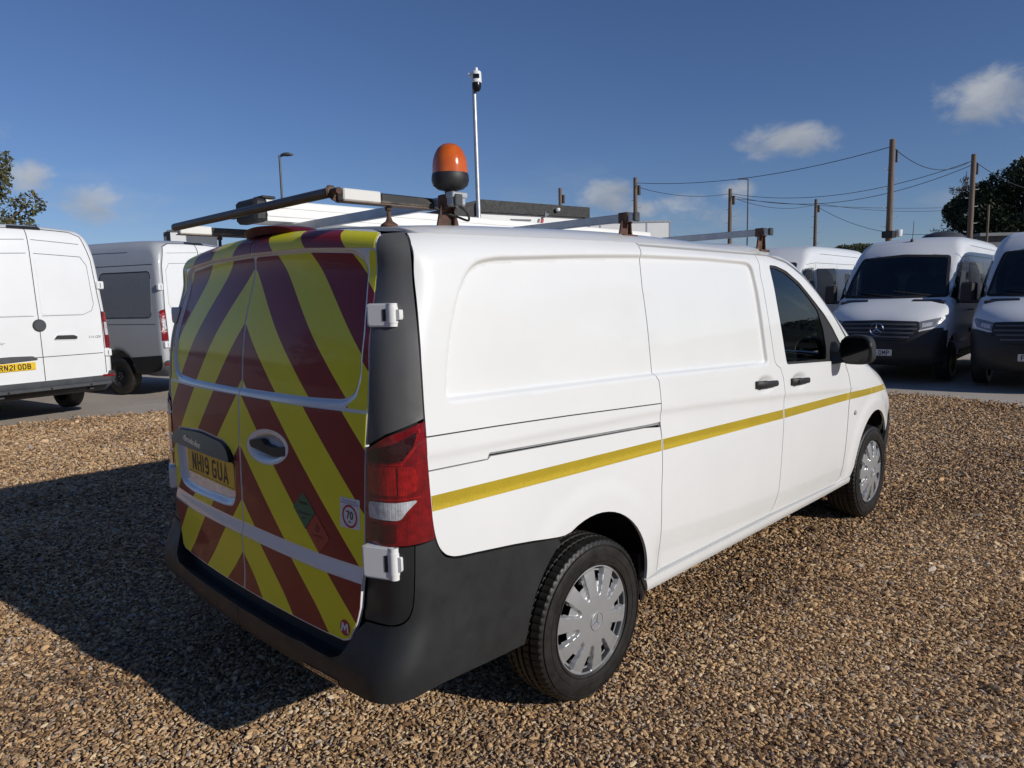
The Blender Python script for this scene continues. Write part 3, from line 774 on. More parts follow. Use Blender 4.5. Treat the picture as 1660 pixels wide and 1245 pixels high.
# dark inner shell seen through the shut lines, wheel housings and glass
def F_in(x, y, z):
    f = VF(x, y, z)+.032; ay = np.abs(y)
    for cx in (0., 3.2): f = np.maximum(f, -np.maximum(np.hypot(x-cx, z-.38)-.43, .62-ay))
    return np.maximum(f, .36-z)
_WIN = [(1.612, 1.772), (1.82, 1.742), (1.972, 1.678), (2.113, 1.595), (2.225, 1.52), (2.30, 1.40), (2.332, 1.275), (2.31, 1.194), (1.731, 1.222), (1.706, 1.343), (1.65, 1.579)]
_WSC = [(2.08, 0), (2.06, -.3), (1.99, -.56), (1.90, -.72), (2.35, -.79), (2.95, -.84), (3.05, -.6), (3.10, 0), (3.05, .6), (2.95, .84), (2.35, .79), (1.90, .72), (1.99, .56), (2.06, .3)]
V_, F_ = surface_nets(hollow(F_in, (1.25, 0, .75), (3.0, .88, 1.80), .05, [(0, 2, _WIN, -.02, lambda x, y, z: np.abs(y) > .7), (0, 1, _WSC, .03, lambda x, y, z: z > 1.15)]), (-1.1, -1.05, .25), (4.2, 1.05, 2.05), .05)
mesh_obj('inner_shell', V_, F_, 'dark_inside', van, True)
seats(van, 1.55, .98, (-.42, .30, .58), .76)
mb = MB(); mb.prism([(2.62, .78), (2.98, .78), (3.0, 1.14), (2.70, 1.16), (2.58, 1.06)], lambda u, v, d: (u, d, v), -.80, .80); mb.build('dashboard', ['cab_trim'], van, 30)
steering_wheel(van, (2.42, -.42, 1.14), .18, R(-28))
mb = MB(); mb.prism([(-.80, .80), (.80, .80), (.78, 1.5), (.70, 1.77), (-.70, 1.77), (-.78, 1.5)], lambda u, v, d: (1.30+d, u, v), 0, .02); mb.build('bulkhead', ['bulkhead_grey'], van)

# --- side panels, right side first, the twin on the left
zg = spl([-.9, -.77, -.11, .45, 1.0, 1.5, 1.75], [1.836, 1.838, 1.847, 1.852, 1.852, 1.840, 1.826])
gut = lambda x: (x, float(zg(x)))
WR = [(-.761, 1.838), (-.781, 1.799), (-.790, 1.738), (-.797, 1.672), (-.809, 1.548), (-.817, 1.44), (-.822, 1.315), (-.826, 1.2085)]
SDR = [(.441, 1.836), (.424, 1.802), (.412, 1.657), (.424, 1.518), (.433, 1.290), (.440, 1.274), (.456, 1.256), (.463, 1.157), (.459, 1.08), (.470, .985), (.467, .85), (.462, .79), (.465, .544), (.458, .392)]
FDR = [(1.505, 1.825), (1.493, 1.711), (1.537, 1.493), (1.586, 1.250), (1.60, 1.232), (1.648, 1.208), (1.680, 1.15), (1.701, 1.06), (1.693, .9), (1.676, .72), (1.664, .52), (1.645, .44), (1.60, .386)]
SEAM1 = [(-.826, 1.2085), (-.529, 1.2), (-.162, 1.186), (.463, 1.157)]
quarter = vside('quarter_panel', [*SEAM1, *SDR[6::-1], (.441, 1.842), gut(.44), gut(.2), gut(-.11), gut(-.45), gut(-.72), *WR[:-1]])
vside('rail_cover', [(-.826, 1.2085), (-.829, 1.1015), (-.571, 1.0945), (-.560, 1.1125), (.35, 1.0755), (.44, 1.074), (.459, 1.074), (.463, 1.157), (-.162, 1.186), (-.529, 1.2)])
lowq = [(-.829, 1.1015), (-.571, 1.0945), (-.556, 1.104), (.35, 1.067), (.459, 1.055), *SDR[9:], (.365, .388), *ARC_R[1:20], (-.20, .738), (-.229, .740), (-.465, .773), *map(tuple, catmull([(-.65, .7945), (-.705, .8005), (-.742, .808), (-.774, .825), (-.799, .858), (-.814, .91), (-.823, 1.0)], 6, False))]
lower = vside('lower_quarter_panel', lowq)
vside('sliding_door_rail', [(-.565, 1.108), (.459, 1.063), (.459, 1.072), (-.565, 1.116)], 'aluminium', off=-.007, rim=.003, g=0)
slide = vside('sliding_door', [*SDR, *FDR[::-1]])
DF = [(2.561, .364), (2.628, .405), (2.643, .55), (2.672, .86), (2.700, .98), (2.655, 1.075), (2.600, 1.15)]
DTOP = [(2.70, 1.275), (2.45, 1.475), (2.26, 1.60), (2.05, 1.71), (1.85, 1.788), (1.65, 1.822)]
WIN = rounded([(1.612, 1.772), (1.70, 1.768), (1.82, 1.742), (1.972, 1.678), (2.113, 1.595), (2.30, 1.485), (2.42, 1.40), (2.56, 1.275), (2.53, 1.178), (2.31, 1.194), (1.731, 1.222), (1.706, 1.343), (1.65, 1.579)], .02, 3)
fdoor = vside('front_door', [*FDR[::-1], *DTOP[::-1], *DF[::-1]], holes=[WIN])
PANE = inset(rounded([(1.612, 1.772), (1.70, 1.768), (1.82, 1.742), (1.972, 1.678), (2.113, 1.595), (2.225, 1.52), (2.30, 1.40), (2.332, 1.275), (2.31, 1.194), (1.731, 1.222), (1.706, 1.343), (1.65, 1.579)], .02, 3), .014)
TRIM = inset(WIN, .0015)
for par, m in ((fdoor, 1), ):
    tr = panel('window_trim', VF, SIDE, TRIM, 'black_plastic', None, [PANE], .02, -.006, None, .012)
    pn = panel('window_pane', VF, SIDE, inset(PANE, .0005), 'door_glass', None, (), .03, -.010, None, .004)
fl = [o for o in van.children if o.name.startswith('front_door') and o is not fdoor][0]
for o in (tr, pn):
    c = o.copy(); COL.objects.link(c); c.parent = fl; o.parent = fdoor
RAIL = [(.447, 1.8415), (1.0, 1.8375), (1.500, 1.830), *[(a+.012, b+.010) for a, b in DTOP[::-1]], (2.72, 1.20), (2.99, 1.20), (2.77, 1.345), (2.49, 1.522), (2.24, 1.672), (2.0, 1.783), (1.85, 1.824), gut(1.7), gut(1.5), gut(1.2), gut(.9), gut(.6), gut(.447)]
vside('roof_rail', RAIL, disp=None)
vside('wing', [(2.564, .362), *[(a+.004, b) for a, b in DF[1:]], (2.735, 1.20), (2.98, 1.185), (3.2, 1.10), (3.45, 1.03), (3.66, .93), (3.72, .82), (3.62, .665), (3.545, .572), *ARC_F[5:30], (2.80, .375)], h=.02)
vside('sill', [(.37, .384), (1.6, .378), (2.56, .358), (2.80, .372), (2.82, .325), (2.4, .318), (.40, .318)], disp=lambda P: np.full(len(P), .004), rim=.03)

# --- roof, windscreen, bonnet
_gp, _ = SIDE(VF, np.array([gut(x) for x in np.linspace(-.72, 1.7, 30)])); gl = [(p[0], p[1]) for p in _gp]
half = [(-.785, 0), (-.778, -.25), (-.772, -.54), (-.757, -.70), (-.745, -.785), *gl, (1.80, -.80), (1.86, -.74), (1.97, -.55), (2.04, -.3), (2.06, 0)]
roof = panel('roof', VF, ROOF, inset(half+[(a, -b) for a, b in half[-2:0:-1]], GAP), 'white_paint', van, (), .03, 0, lambda P: -.005*np.clip(np.cos(P[:, 1]*2*math.pi/.30), -.3, .6)*sm(-.65, -.45, P[:, 0])*sm(1.6, 1.3, P[:, 0])*sm(.66, .58, np.abs(P[:, 1])), .012)
ws = [(2.08, 0), (2.06, -.3), (1.99, -.56), (1.90, -.72), (2.35, -.79), (2.95, -.84), (3.05, -.6), (3.10, 0)]
panel('windscreen', VF, ROOF, ws+[(a, -b) for a, b in ws[-2:0:-1]], 'cab_glass', van, (), .06, -.004, None, .01)
bo = [(3.14, 0), (3.10, -.6), (3.03, -.80), (3.25, -.82), (3.55, -.72), (3.76, -.4), (3.82, 0)]
panel('bonnet', VF, ROOF, bo+[(a, -b) for a, b in bo[-2:0:-1]], 'white_paint', van, (), .05, 0, None, .012)
WF = wrap(3.45, 0., .45)
_fa = lambda deg: .45*R(deg)
fbp = [(_fa(-80), .36), (_fa(-60), .34), (_fa(0), .33), (_fa(60), .34), (_fa(80), .36), (_fa(82), .50), (_fa(76), .655), (_fa(55), .70), (_fa(0), .62), (_fa(-55), .70), (_fa(-76), .655), (_fa(-82), .50)]
panel('front_bumper', VF, WF, fbp, 'black_plastic', van, (), .035, .002, None, .02)
for sg in (-1, 1):
    hl = panel('headlight', VF, WF, [(_fa(-sg*a), z) for a, z in ((30, .72), (62, .74), (66, .92), (58, .97), (34, .84))], 'headlamp_glass', van, (), .03, .003, None, .01)
panel('grille', VF, WF, [(_fa(-26), .66), (_fa(26), .66), (_fa(30), .84), (_fa(-30), .84)], 'black_plastic', van, (), .03, .003, None, .01)

# --- rear doors
EDGE = [(-.750, 1.842), (-.762, 1.833), (-.770, 1.797), (-.772, 1.687), (-.786, 1.577), (-.806, 1.415), (-.806, 1.277), (-.798, 1.172), (-.791, 1.0), (-.785, .856), (-.772, .735), (-.757, .647), (-.732, .579), (-.702, .524), (-.67, .512)]
DOOR = [(0, 1.888), (-.25, 1.886), (-.54, 1.872), (-.68, 1.858), *EDGE, (-.55, .510), (0, .512)]
def vrear(name, poly, mats, parent, holes=(), h=.0095, off=0., rim=.014, g=GAP, disp=disp_rear, mirror=False):
    return panel(name, VF, REAR, inset(poly, g) if g else poly, mats, parent, holes, h, off, disp, rim, mirror)
neg = lambda poly: [(-a, b) for a, b in poly]
rdoor = vrear('rear_door', DOOR, 'white_paint', van); ldoor = vrear('rear_door', neg(DOOR), 'white_paint', van)
tag(rdoor, 'right rear door with chevron film, handle and stickers'); tag(ldoor, 'left rear door with chevron film and number plate')
S1 = [(-.007, 1.8165), (-.40, 1.812), (-.66, 1.797), (-.762, 1.79), (-.760, 1.826), (-.746, 1.838), (-.54, 1.862), (-.25, 1.880), (-.007, 1.882)]
S2 = rounded([(-.007, 1.800), (-.40, 1.794), (-.645, 1.774), (-.706, 1.740), (-.711, 1.68), (-.744, 1.52), (-.748, 1.39), (-.722, 1.336), (-.668, 1.314), (-.49, 1.306), (-.007, 1.304)], .012, 3)
S3 = [(-.733, 1.752), (-.735, 1.683), (-.769, 1.522), (-.772, 1.385), (-.748, 1.326), (-.70, 1.2985), (-.70, 1.2895), (-.800, 1.2895), (-.801, 1.415), (-.781, 1.577), (-.767, 1.687), (-.765, 1.782), (-.74, 1.786)]
S4 = [(-.007, 1.279), (-.5, 1.276), (-.801, 1.279), (-.793, 1.172), (-.786, 1.0), (-.780, .856), (-.776, .785), (-.56, .781), (-.007, .785)]
S5 = [(-.007, .733), (-.15, .731), (-.56, .727), (-.767, .731), (-.753, .65), (-.727, .584), (-.698, .531), (-.665, .518), (-.55, .516), (-.007, .518)]
S2R = rounded([(-.007, 1.801), (-.40, 1.796), (-.645, 1.780), (-.708, 1.746), (-.715, 1.68), (-.748, 1.52), (-.751, 1.39), (-.725, 1.335), (-.670, 1.315), (-.49, 1.3085), (-.007, 1.3075)], .028, 5)
for S, S_ in ((S1, S1), (S2R, S2), (S3, S3), (S5, S5)):
    vrear('chevron_sheet', S, 'chevron_film', rdoor, off=.0035 if S is S1 else .0014, rim=.001, g=0, h=.008)
    vrear('chevron_sheet', neg(S_), 'chevron_film', ldoor, off=.0035 if S is S1 else .0014, rim=.001, g=0, h=.008)
DISHO = [(-.212+(a+.212)*1.06, 1.106+(b-1.106)*1.10) for a, b in DISH]
vrear('chevron_sheet', S4, 'chevron_film', rdoor, holes=[DISHO], off=.0012, rim=.001, g=0)
TRO = inset(TRAY, -.008)
vrear('chevron_sheet', [(min(a, .786), b) for a, b in neg(S4)], 'chevron_film', ldoor, holes=[TRO], off=.0012, rim=.001, g=0)
def rear_at(y, z, off=0.):
    P, N = REAR(VF, np.array([[y, z]])); return P[0]+N[0]*(off+disp_rear(P)[0]), N[0]
# pull handle
Pg = rounded([(-.078, 1.117), (-.17, 1.130), (-.20, 1.112), (-.27, 1.108), (-.343, 1.124), (-.346, 1.088), (-.26, 1.076), (-.173, 1.084), (-.085, 1.092)], .012, 4)
panel('handle', VF, REAR, Pg, 'black_plastic', rdoor, (), .01, .004, None, .03)
# number plate light strip with maker's name, and the plate
STR = rounded([(.72, 1.010), (.735, 1.035), (.70, 1.068), (.40, 1.088), (.16, 1.076), (.10, 1.058), (.054, 1.012)], [.02, .02, .03, .1, .05, .05, .01])
panel('plate_light_strip', VF, REAR, STR, 'black_gloss', ldoor, (), .012, .010, lambda P: (1.092-P[:, 2])*.22, .05)
_pa, _ = REAR(VF, np.array([[.08, .947], [.58, .947]])); sl = (_pa[1][0]-_pa[0][0])/.5; x0 = (_pa[0][0]+_pa[1][0])/2
pfn = lambda u, v, d: (x0+sl*(-u)-.002-d, .33-u, .947+v)
number_plate('number_plate', 'NH19 GUA', pfn, ldoor)
def font_text(name, body, size, fn, mats, parent, shear=0., ext=0.0, align='CENTER'):
    cu = bpy.data.curves.new(name, 'FONT'); cu.body = body; cu.size = size; cu.align_x = align; cu.shear = shear; cu.resolution_u = 2
    t = bpy.data.objects.new(name, cu); COL.objects.link(t); me = t.to_mesh(); V = [fn(v.co.x, v.co.y, ext) for v in me.vertices]; Fc = [tuple(p.vertices) for p in me.polygons]
    t.to_mesh_clear(); bpy.data.objects.remove(t); bpy.data.curves.remove(cu)
    return mesh_obj(name, V, Fc, mats, parent, False)
P0, N0 = rear_at(.47, 1.042)
Ps, _ = REAR(VF, np.array([[.35, 1.04], [.58, 1.04]])); s2 = (Ps[1][0]-Ps[0][0])/.23
font_text('maker_lettering', 'Mercedes-Benz', .034, lambda u, v, d: ((Ps[0][0]+Ps[1][0])/2-.0125-(1.092-1.032-v)*.22-s2*u-d, .465-u, 1.032+v-.05*u), 'chrome', ldoor, .25)
# stickers on the right door
def rsheet(name, poly, m, off): return vrear(name, poly, m, rdoor, off=off, rim=.0006, g=0, h=.02)
rsheet('gas_diamond_sticker', [(-.457, .979), (-.523, .919), (-.459, .850), (-.388, .919)], 'sticker_green', .0024)
rsheet('flammable_diamond_sticker', [(-.524, .917), (-.599, .845), (-.538, .779), (-.465, .849)], 'sticker_orange_red', .0024)
rsheet('speed_limit_sticker', rounded([(-.666, 1.000), (-.766, 1.003), (-.763, .904), (-.662, .900)], .004), 'sticker_white', .0024)
def rear_fn(yc, zc, off, ang=0.):
    c, s = math.cos(ang), math.sin(ang)
    def fn(u, v, d):
        a = c*u-s*v; b = s*u+c*v
        return tuple(rear_at(yc-a, zc+b, off+d)[0])
    return fn
def rear_glyphs(name, mats, parent, build):
    mb = MB(); build(mb); return mb.build(name, mats, parent, smooth=False, fix=False)
def ringm(mb, fn, r0, r1, m, n=28, d=0.):
    for k in range(n):
        a, b = 2*math.pi*k/n, 2*math.pi*(k+1)/n
        mb.add([fn(r0*math.cos(a), r0*math.sin(a), d), fn(r1*math.cos(a), r1*math.sin(a), d), fn(r1*math.cos(b), r1*math.sin(b), d), fn(r0*math.cos(b), r0*math.sin(b), d)], [(0, 1, 2, 3)], m)
f70 = rear_fn(-.714, .942, .0032)
def b70(mb):
    ringm(mb, f70, .031, .038, 0); text_into(mb, '70', lambda u, v, d: f70(u, v+.004, d), .027, 1, stroke=13, gap=8)
    text_into(mb, 'MPH', lambda u, v, d: f70(u, v-.018, d), .006, 1, stroke=13, gap=12)
rear_glyphs('speed_limit_print', ['sticker_red', 'plate_black'], rdoor, b70)
for k, tx in enumerate(('This vehicle has been', 'limited to 70mph (Speed)')):
    f_ = rear_fn(-.714, .990-.0085*k, .0032); font_text('small_print', tx, .0088, lambda u, v, d: f_(u, v, 0), 'sticker_blue', rdoor)
fg = rear_fn(-.457, .925, .0032)
def bgas(mb):      # gas cylinder and lettering of the green diamond
    mb.add([fg(u, v, 0) for u, v in ((-.026, .012), (.018, .012), (.026, .016), (.018, .020), (-.026, .020))], [(0, 1, 2, 3, 4)], 0)
rear_glyphs('gas_cylinder_print', ['plate_black'], rdoor, bgas)
for k, tx in enumerate(('Compressed', 'gas')):
    f_ = rear_fn(-.455, .902-.017*k, .0032); font_text('hazard_print', tx, .016, lambda u, v, d: f_(u, v, 0), 'plate_black', rdoor)
ff_ = rear_fn(-.531, .868, .0032)
def bflame(mb):
    mb.add([ff_(u*.9, v*.9, 0) for u, v in ((0, -.018), (.012, -.013), (.016, -.002), (.011, .008), (.006, .004), (.002, .022), (-.006, .010), (-.009, .002), (-.015, -.003), (-.012, -.013))], [tuple(range(10))], 0)
    ringm(mb, lambda u, v, d: ff_(u, v-.006, d), .0001, .005, 1, 10, .0006)
rear_glyphs('flame_print', ['sticker_dark_red', 'sticker_orange_red'], rdoor, bflame)
for k, tx in enumerate(('Flammable', 'gas')):
    f_ = rear_fn(-.533, .836-.016*k, .0032); font_text('hazard_print', tx, .015, lambda u, v, d: f_(u, v, 0), 'sticker_dark_red', rdoor)
fm = rear_fn(-.675, .560, .0024)
def bm_(mb):
    mb.add([fm(.027*math.cos(a), .027*math.sin(a), 0) for a in np.linspace(0, 2*math.pi, 24, endpoint=False)], [tuple(range(24))], 0)
    for q, ln in enumerate(([(-.017, -.015), (-.012, .015)], [(.017, -.015), (.012, .015)], [(-.012, .015), (0, -.004), (.012, .015)])):
        A, B = ribbon2d(ln, .008); V = [fm(u, v, .001+.0003*q) for u, v in list(A)+list(B)]; n = len(A); mb.add(V, [(i, i+1, n+i+1, n+i) for i in range(n-1)], 1)
rear_glyphs('round_m_sticker', ['sticker_red', 'sticker_white'], rdoor, bm_)

# --- rear corners: pillar trim, lamps, corner caps, bumper
WC = wrap(-.62, -.55, .25)
def ws_pts(side=(), rear=()):
    out = []
    if len(side):
        P, _ = SIDE(VF, np.array(side)); out += [(WC.s(p[0], p[1]), p[2]) for p in P]
    if len(rear):
        P, _ = REAR(VF, np.array(rear)); out += [(WC.s(p[0], p[1]), p[2]) for p in P]
    return out
g4 = .003
wside = [(x-.004, z) for x, z in WR]; wedge = [(y-.004, z) for y, z in EDGE]
tr_side = ws_pts(side=[(a, b) for a, b in wside if b > 1.262]); tr_rear = ws_pts(rear=[(a, b) for a, b in wedge[1:] if b > 1.19])
trim_poly = tr_side[::1]+[ws_pts(side=[(-.828, 1.266)])[0], (ws_pts(side=[(-.85, 1.258)])[0]), (WC.s(-.921, -.876), 1.222), ws_pts(rear=[(-.806, 1.186)])[0]]+tr_rear[::-1]
def vcorner(name, poly, m, off=0., rim=.014, h=.014, both=True, parent=van, F=VF, mode=WC):
    o = panel(name, F, mode, poly, m, parent, (), h, off, None, rim)
    if both: twin(o, parent)
    return o
vcorner('pillar_trim', trim_poly, 'trim_plastic', off=.001)
q = lambda x, y, z: (WC.s(x, y), z)
l_in = ws_pts(rear=[(-.804, 1.17), (-.796, 1.0), (-.790, .872)])
light = vcorner('tail_light', [*l_in[:1], q(-.921, -.876, 1.212), ws_pts(side=[(-.85, 1.250)])[0], ws_pts(side=[(-.829, 1.257)])[0], ws_pts(side=[(-.829, 1.2)])[0], ws_pts(side=[(-.827, 1.06)])[0], ws_pts(side=[(-.819, .889)])[0], q(-.899, -.931, .880), *l_in[:0:-1]], 'lens_red', off=.005, both=False)
s_in = (l_in[0][0]+l_in[2][0])/2-.006; s_side = ws_pts(side=[(-.845, 1.0)])[0][0]; smid = q(-.914, -.912, 1)[0]
lens_list = [('lens', 'lens_smoke', rounded([(s_in, 1.135), (s_in, 1.165), (smid, 1.195), (s_side+.004, 1.232), (s_side+.010, 1.19), (smid-.01, 1.14)], .012)),
             ('lens', 'lens_red_bright', rounded([(s_in, 1.035), (s_in, 1.122), (smid, 1.125), (smid-.03, 1.125), (s_side+.012, 1.10), (smid-.035, 1.085), (s_side+.012, 1.05), (smid-.01, 1.035)], .008)),
             ('lens', 'lens_clear', rounded([(s_in, .957), (s_in, 1.010), (smid, 1.014), (s_side+.010, 1.022), (s_side+.03, .985), (smid-.006, .960)], .010)),
             ('lens', 'lens_dark_red', rounded([(s_in, .885), (s_in, .942), (smid+.002, .946), (smid+.002, .888)], .006))]
lens_list += [('lens', 'lens_red_bright', [(s_in, 1.1285), (smid-.008, 1.1335), (s_side+.014, 1.186), (s_side+.006, 1.238), (s_side+.002, 1.236), (s_side+.009, 1.184), (smid-.012, 1.1285), (s_in, 1.1245)]),
              ('lens', 'lens_red_bright', [(s_in, 1.0165), (smid, 1.0205), (s_side+.008, 1.0285), (s_side+.006, 1.0325), (smid, 1.0255), (s_in, 1.0215)]),
              ('lens', 'lens_dark_red', [(smid-.004, 1.036), (smid-.004, 1.122), (smid-.001, 1.122), (smid-.001, 1.036)])]
for nm, m, pl in lens_list: vcorner(nm, pl, m, off=.0075, rim=.003, h=.01, both=False, parent=light)
light2 = copy_tree(light, van); light2.scale = (1, -1, 1)
def BF(x, y, z):
    ay = np.abs(y); X = -.966-.071*sm(.66, .43, z)+.02*sm(.40, .33, z)
    a = X+.034*(ay/.9)**2-x; return roundmax(a, ay-VW(x, z)-.001-.010*sm(.66, .43, z)*sm(-.3, -.8, x), .105)
cap_r = ws_pts(rear=[(-.789, .862), (-.778, .735), (-.763, .65), (-.758, .63)])
vcorner('corner_cap', [*cap_r, *[(a, b) for a, b in catmull([q(-.951, -.765, .610), q(-.940, -.85, .618), q(-.922, -.905, .628), q(-.902, -.927, .648), q(-.890, -.938, .69), q(-.884, -.945, .80)], 5, False)], q(-.882, -.947, .876), q(-.899, -.931, .874)], 'black_plastic', off=.001, F=BF)
WB = wrap(-.45, -.30, .5)
def wb(x, y, z): return (WB.s(x, y), z)
b_side = [(-.233, .736), (-.465, .768), *map(tuple, catmull([(-.65, .7895), (-.706, .7955), (-.744, .803), (-.778, .821), (-.803, .855), (-.816, .886)], 6, False))]
bp_ = [wb(x, -.962, z) for x, z in b_side]
bp_ += [wb(-.878, -.947, .876), *[(a, b) for a, b in catmull([wb(-.880, -.945, .80), wb(-.886, -.938, .688), wb(-.900, -.928, .643), wb(-.922, -.905, .622), wb(-.942, -.85, .612), wb(-.955, -.775, .604)], 5, False)], wb(-.965, -.745, .575), wb(-.985, -.715, .525), wb(-1.0, -.69, .485), wb(-1.0, -.64, .462), wb(-1.01, -.5, .456), wb(-1.03, -.2, .455), wb(-1.04, 0, .455)]
bp_ += [wb(-1.04, 0, .362), wb(-1.02, -.4, .368), wb(-.99, -.7, .380), wb(-.93, -.90, .392), wb(-.80, -.955, .398), wb(-.55, -.96, .384), wb(-.40, -.955, .378)]
bp_ += [wb(x, -.962, z) for x, z in [(-.01+.378*math.cos(R(a)), .40+.378*math.sin(R(a))) for a in range(178, 119, -6)]]
Pb, Fb_ = panel_data(BF, WB, bp_, (), .014, .0015, None, .05); Pb, Fb_ = join_mirror(Pb, Fb_)
bumper = mesh_obj('rear_bumper', Pb, Fb_, 'black_plastic', van, 50)
# loading step between bumper lip and doors
ys = np.linspace(-.69, .69, 60); Lp = np.array([wb(-1.02, -abs(y), .456 if abs(y) < .6 else .456+.03*(abs(y)-.6)/.09) for y in ys])
V_ = []
for y in ys:
    z = .454 if abs(y) < .62 else .454+.03*((abs(y)-.62)/.07)**2
    xo = -.966-.071*float(sm(.66, .43, z))+.034*(abs(y)/.9)**2+.004; xi = -.985+.0508*(y/.9)**2+.012
    for t, dz in ((0, 0), (.12, .002), (.5, -.006), (.9, .0), (1.0, .03), (1.0, .075)): V_.append((xo+(xi-xo)*t, y, z+dz))
mesh_obj('loading_step', V_, [(i*6+k, i*6+k+1, i*6+k+7, i*6+k+6) for i in range(59) for k in range(5)], 'black_plastic', van, 40)
rf = panel('bumper_reflector', BF, WB, [wb(-1.02, -.48, .378), wb(-1.0, -.68, .382), wb(-1.0, -.68, .400), wb(-1.02, -.48, .396)], 'lens_dark_red', van, (), .02, .004, None, .006); twin(rf)
# door hinges
def hinge(zc, yd, xd, yk, xk, hh):
    mb = MB(); n = np.array([-.85, -.53]); 
    a = np.array([xd, yd]); b = np.array([xk, yk]); t = (b-a)/np.linalg.norm(b-a); nn = np.array([t[1], -t[0]]); nn = nn if nn[0] < 0 else -nn
    L_ = np.linalg.norm(b-a)
    def fn(u, v, d): p = a+t*u+nn*d; return (p[0], p[1], zc+v)
    mb.prism(rounded([(-.012, -hh), (L_, -hh), (L_, hh), (-.012, hh)], .012, 4), fn, -.02, .013)
    mb.prism(rounded([(-.006, -hh+.005), (L_-.012, -hh+.005), (L_-.012, hh-.005), (-.006, hh-.005)], .01, 4), fn, .013, .0155)
    mb.tube([fn(L_-.008, -hh*.98, .003), fn(L_-.008, hh*.98, .003)], .0155, 14)
    mb.tube([fn(L_-.008, -hh*.68, .003), fn(L_-.008, hh*.68, .003)], .0172, 14)
    mb.prism(rounded([(L_, -hh*.45), (L_+.020, -hh*.45), (L_+.020, hh*.45), (L_, hh*.45)], .006, 3), fn, -.012, .010)
    mb.prism([(L_-.036, -hh*.5), (L_-.024, -hh*.5), (L_-.024, hh*.5), (L_-.036, hh*.5)], fn, .01, .0165, 1)
    return mb.build('hinge', ['white_paint', 'dark_inside'], van)
for args in ((1.582, -.797, -.893, -.872, -.862, .036), (.822, -.808, -.958, -.905, -.918, .052)):
    hg = hinge(*args); twin(hg)

# --- stripe, side handles, filler, indicator
st_t = [(-.817, 1.0225), (-.54, 1.017), (-.17, 1.0105), (.462, .999)]; st_b = [(-.816, .9735), (-.54, .9675), (-.07, .958), (.462, .9485)]
def stripe(parent, top, bot, h=.02): return panel('reflective_stripe', VF, SIDE, top+bot[::-1], 'stripe_film', parent, (), h, .0012, disp_side, .001)
stripe(lower, st_t, st_b); stripe(slide, [(.477, .998), (.97, .9885), (1.685, .974)], [(.477, .948), (.97, .938), (1.685, .9245)])
stripe(fdoor, [(1.704, .9735), (2.2, .967), (2.692, .9605)], [(1.704, .924), (2.2, .9185), (2.682, .9135)])
wing = [o for o in van.children if o.name.startswith('wing')][0]
stripe(wing, [(2.704, .9603), (3.05, .951), (3.30, .944), (3.46, .9385)], [(2.694, .913), (3.05, .906), (3.30, .900), (3.46, .8955)], .03)
def side_at(x, z, off=0.):
    P, N = SIDE(VF, np.array([[x, z]])); return P[0]+N[0]*(off+disp_side(P)[0])
def door_handle(x0, x1, z0, z1, parent, lock):
    mb = MB(); n = 16; V = []
    for i in range(n+1):
        t = i/n; x = x0+(x1-x0)*t; z = z0+(z1-z0)*t+.004*math.sin(math.pi*t); y = -.963-.020*math.sin(math.pi*min(max((t*1.16-.08), 0), 1))**.5; hh = .0165+.004*(t < .35); 
        for k in range(10):
            a = 2*math.pi*k/10; V.append((x, y-.010*math.cos(a), z+hh*math.sin(a)*(abs(math.sin(a))**-.25 if abs(math.sin(a)) > .2 else 1)))
    mb.add(V, [(i*10+k, i*10+(k+1) % 10, (i+1)*10+(k+1) % 10, (i+1)*10+k) for i in range(n) for k in range(10)]+[tuple(range(10)), tuple(range(n*10+9, n*10-1, -1))])
    if lock: mb.lathe([(0, -.032), (.009, -.032), (.010, -.02)], (x0+.05, -.962, z0), 'y', 14)
    return mb.build('handle', ['black_plastic'], parent)
door_handle(1.342, 1.590, 1.146, 1.132, slide, False); door_handle(1.772, 2.012, 1.120, 1.108, fdoor, True)
mb = MB(); p_ = side_at(2.785, .814); mb.lathe([(0, -.012), (.012, -.010), (.017, -.002), (.018, .01)], p_, 'y', 18); mb.build('side_indicator', ['lens_clear'], van)
# --- door mirror
def mirror_housing():
    def F(x, y, z):
        a = (x-2.47)/.10; b = (y+1.078)/.097; c = (z-1.262)/.090
        b = b*(1+.10*c); q = (np.abs(b)**3.2+np.abs(c)**3.2)**(1/3.2)
        bulge = np.sqrt(np.maximum(q*q*.72+np.maximum(a, 0)**2, 1e-9))
        return np.maximum(np.maximum(bulge-.86, q-1.0), (-.62-a))*.06
    V, Fc = surface_nets(F, (2.36, -1.23, 1.14), (2.62, -.94, 1.40), .012); return V, Fc
V_, F_ = mirror_housing(); mir = mesh_obj('door_mirror', V_, F_, 'black_plastic', van, 45)
pl = [(-1.078+.083*np.sign(math.cos(a))*abs(math.cos(a))**.6, 1.262+.075*np.sign(math.sin(a))*abs(math.sin(a))**.6) for a in np.linspace(0, 2*math.pi, 40, endpoint=False)]
mg = MB(); mg.prism(pl, lambda u, v, d: (2.4035-d, u, v), 0, .002); mgo = mg.build('mirror_glass', ['dark_glass'], mir)
ma = MB(); ma.add(*(lambda V: (V, [(0, 1, 2, 3), (4, 7, 6, 5), (0, 4, 5, 1), (1, 5, 6, 2), (2, 6, 7, 3), (3, 7, 4, 0)]))([(2.36, -.935, 1.165), (2.52, -.935, 1.165), (2.53, -.935, 1.24), (2.38, -.935, 1.25), (2.42, -1.03, 1.185), (2.50, -1.03, 1.185), (2.50, -1.03, 1.235), (2.42, -1.03, 1.24)]))
mao = ma.build('mirror_arm', ['black_plastic'], mir)
m2 = copy_tree(mir, van); m2.scale = (1, -1, 1)

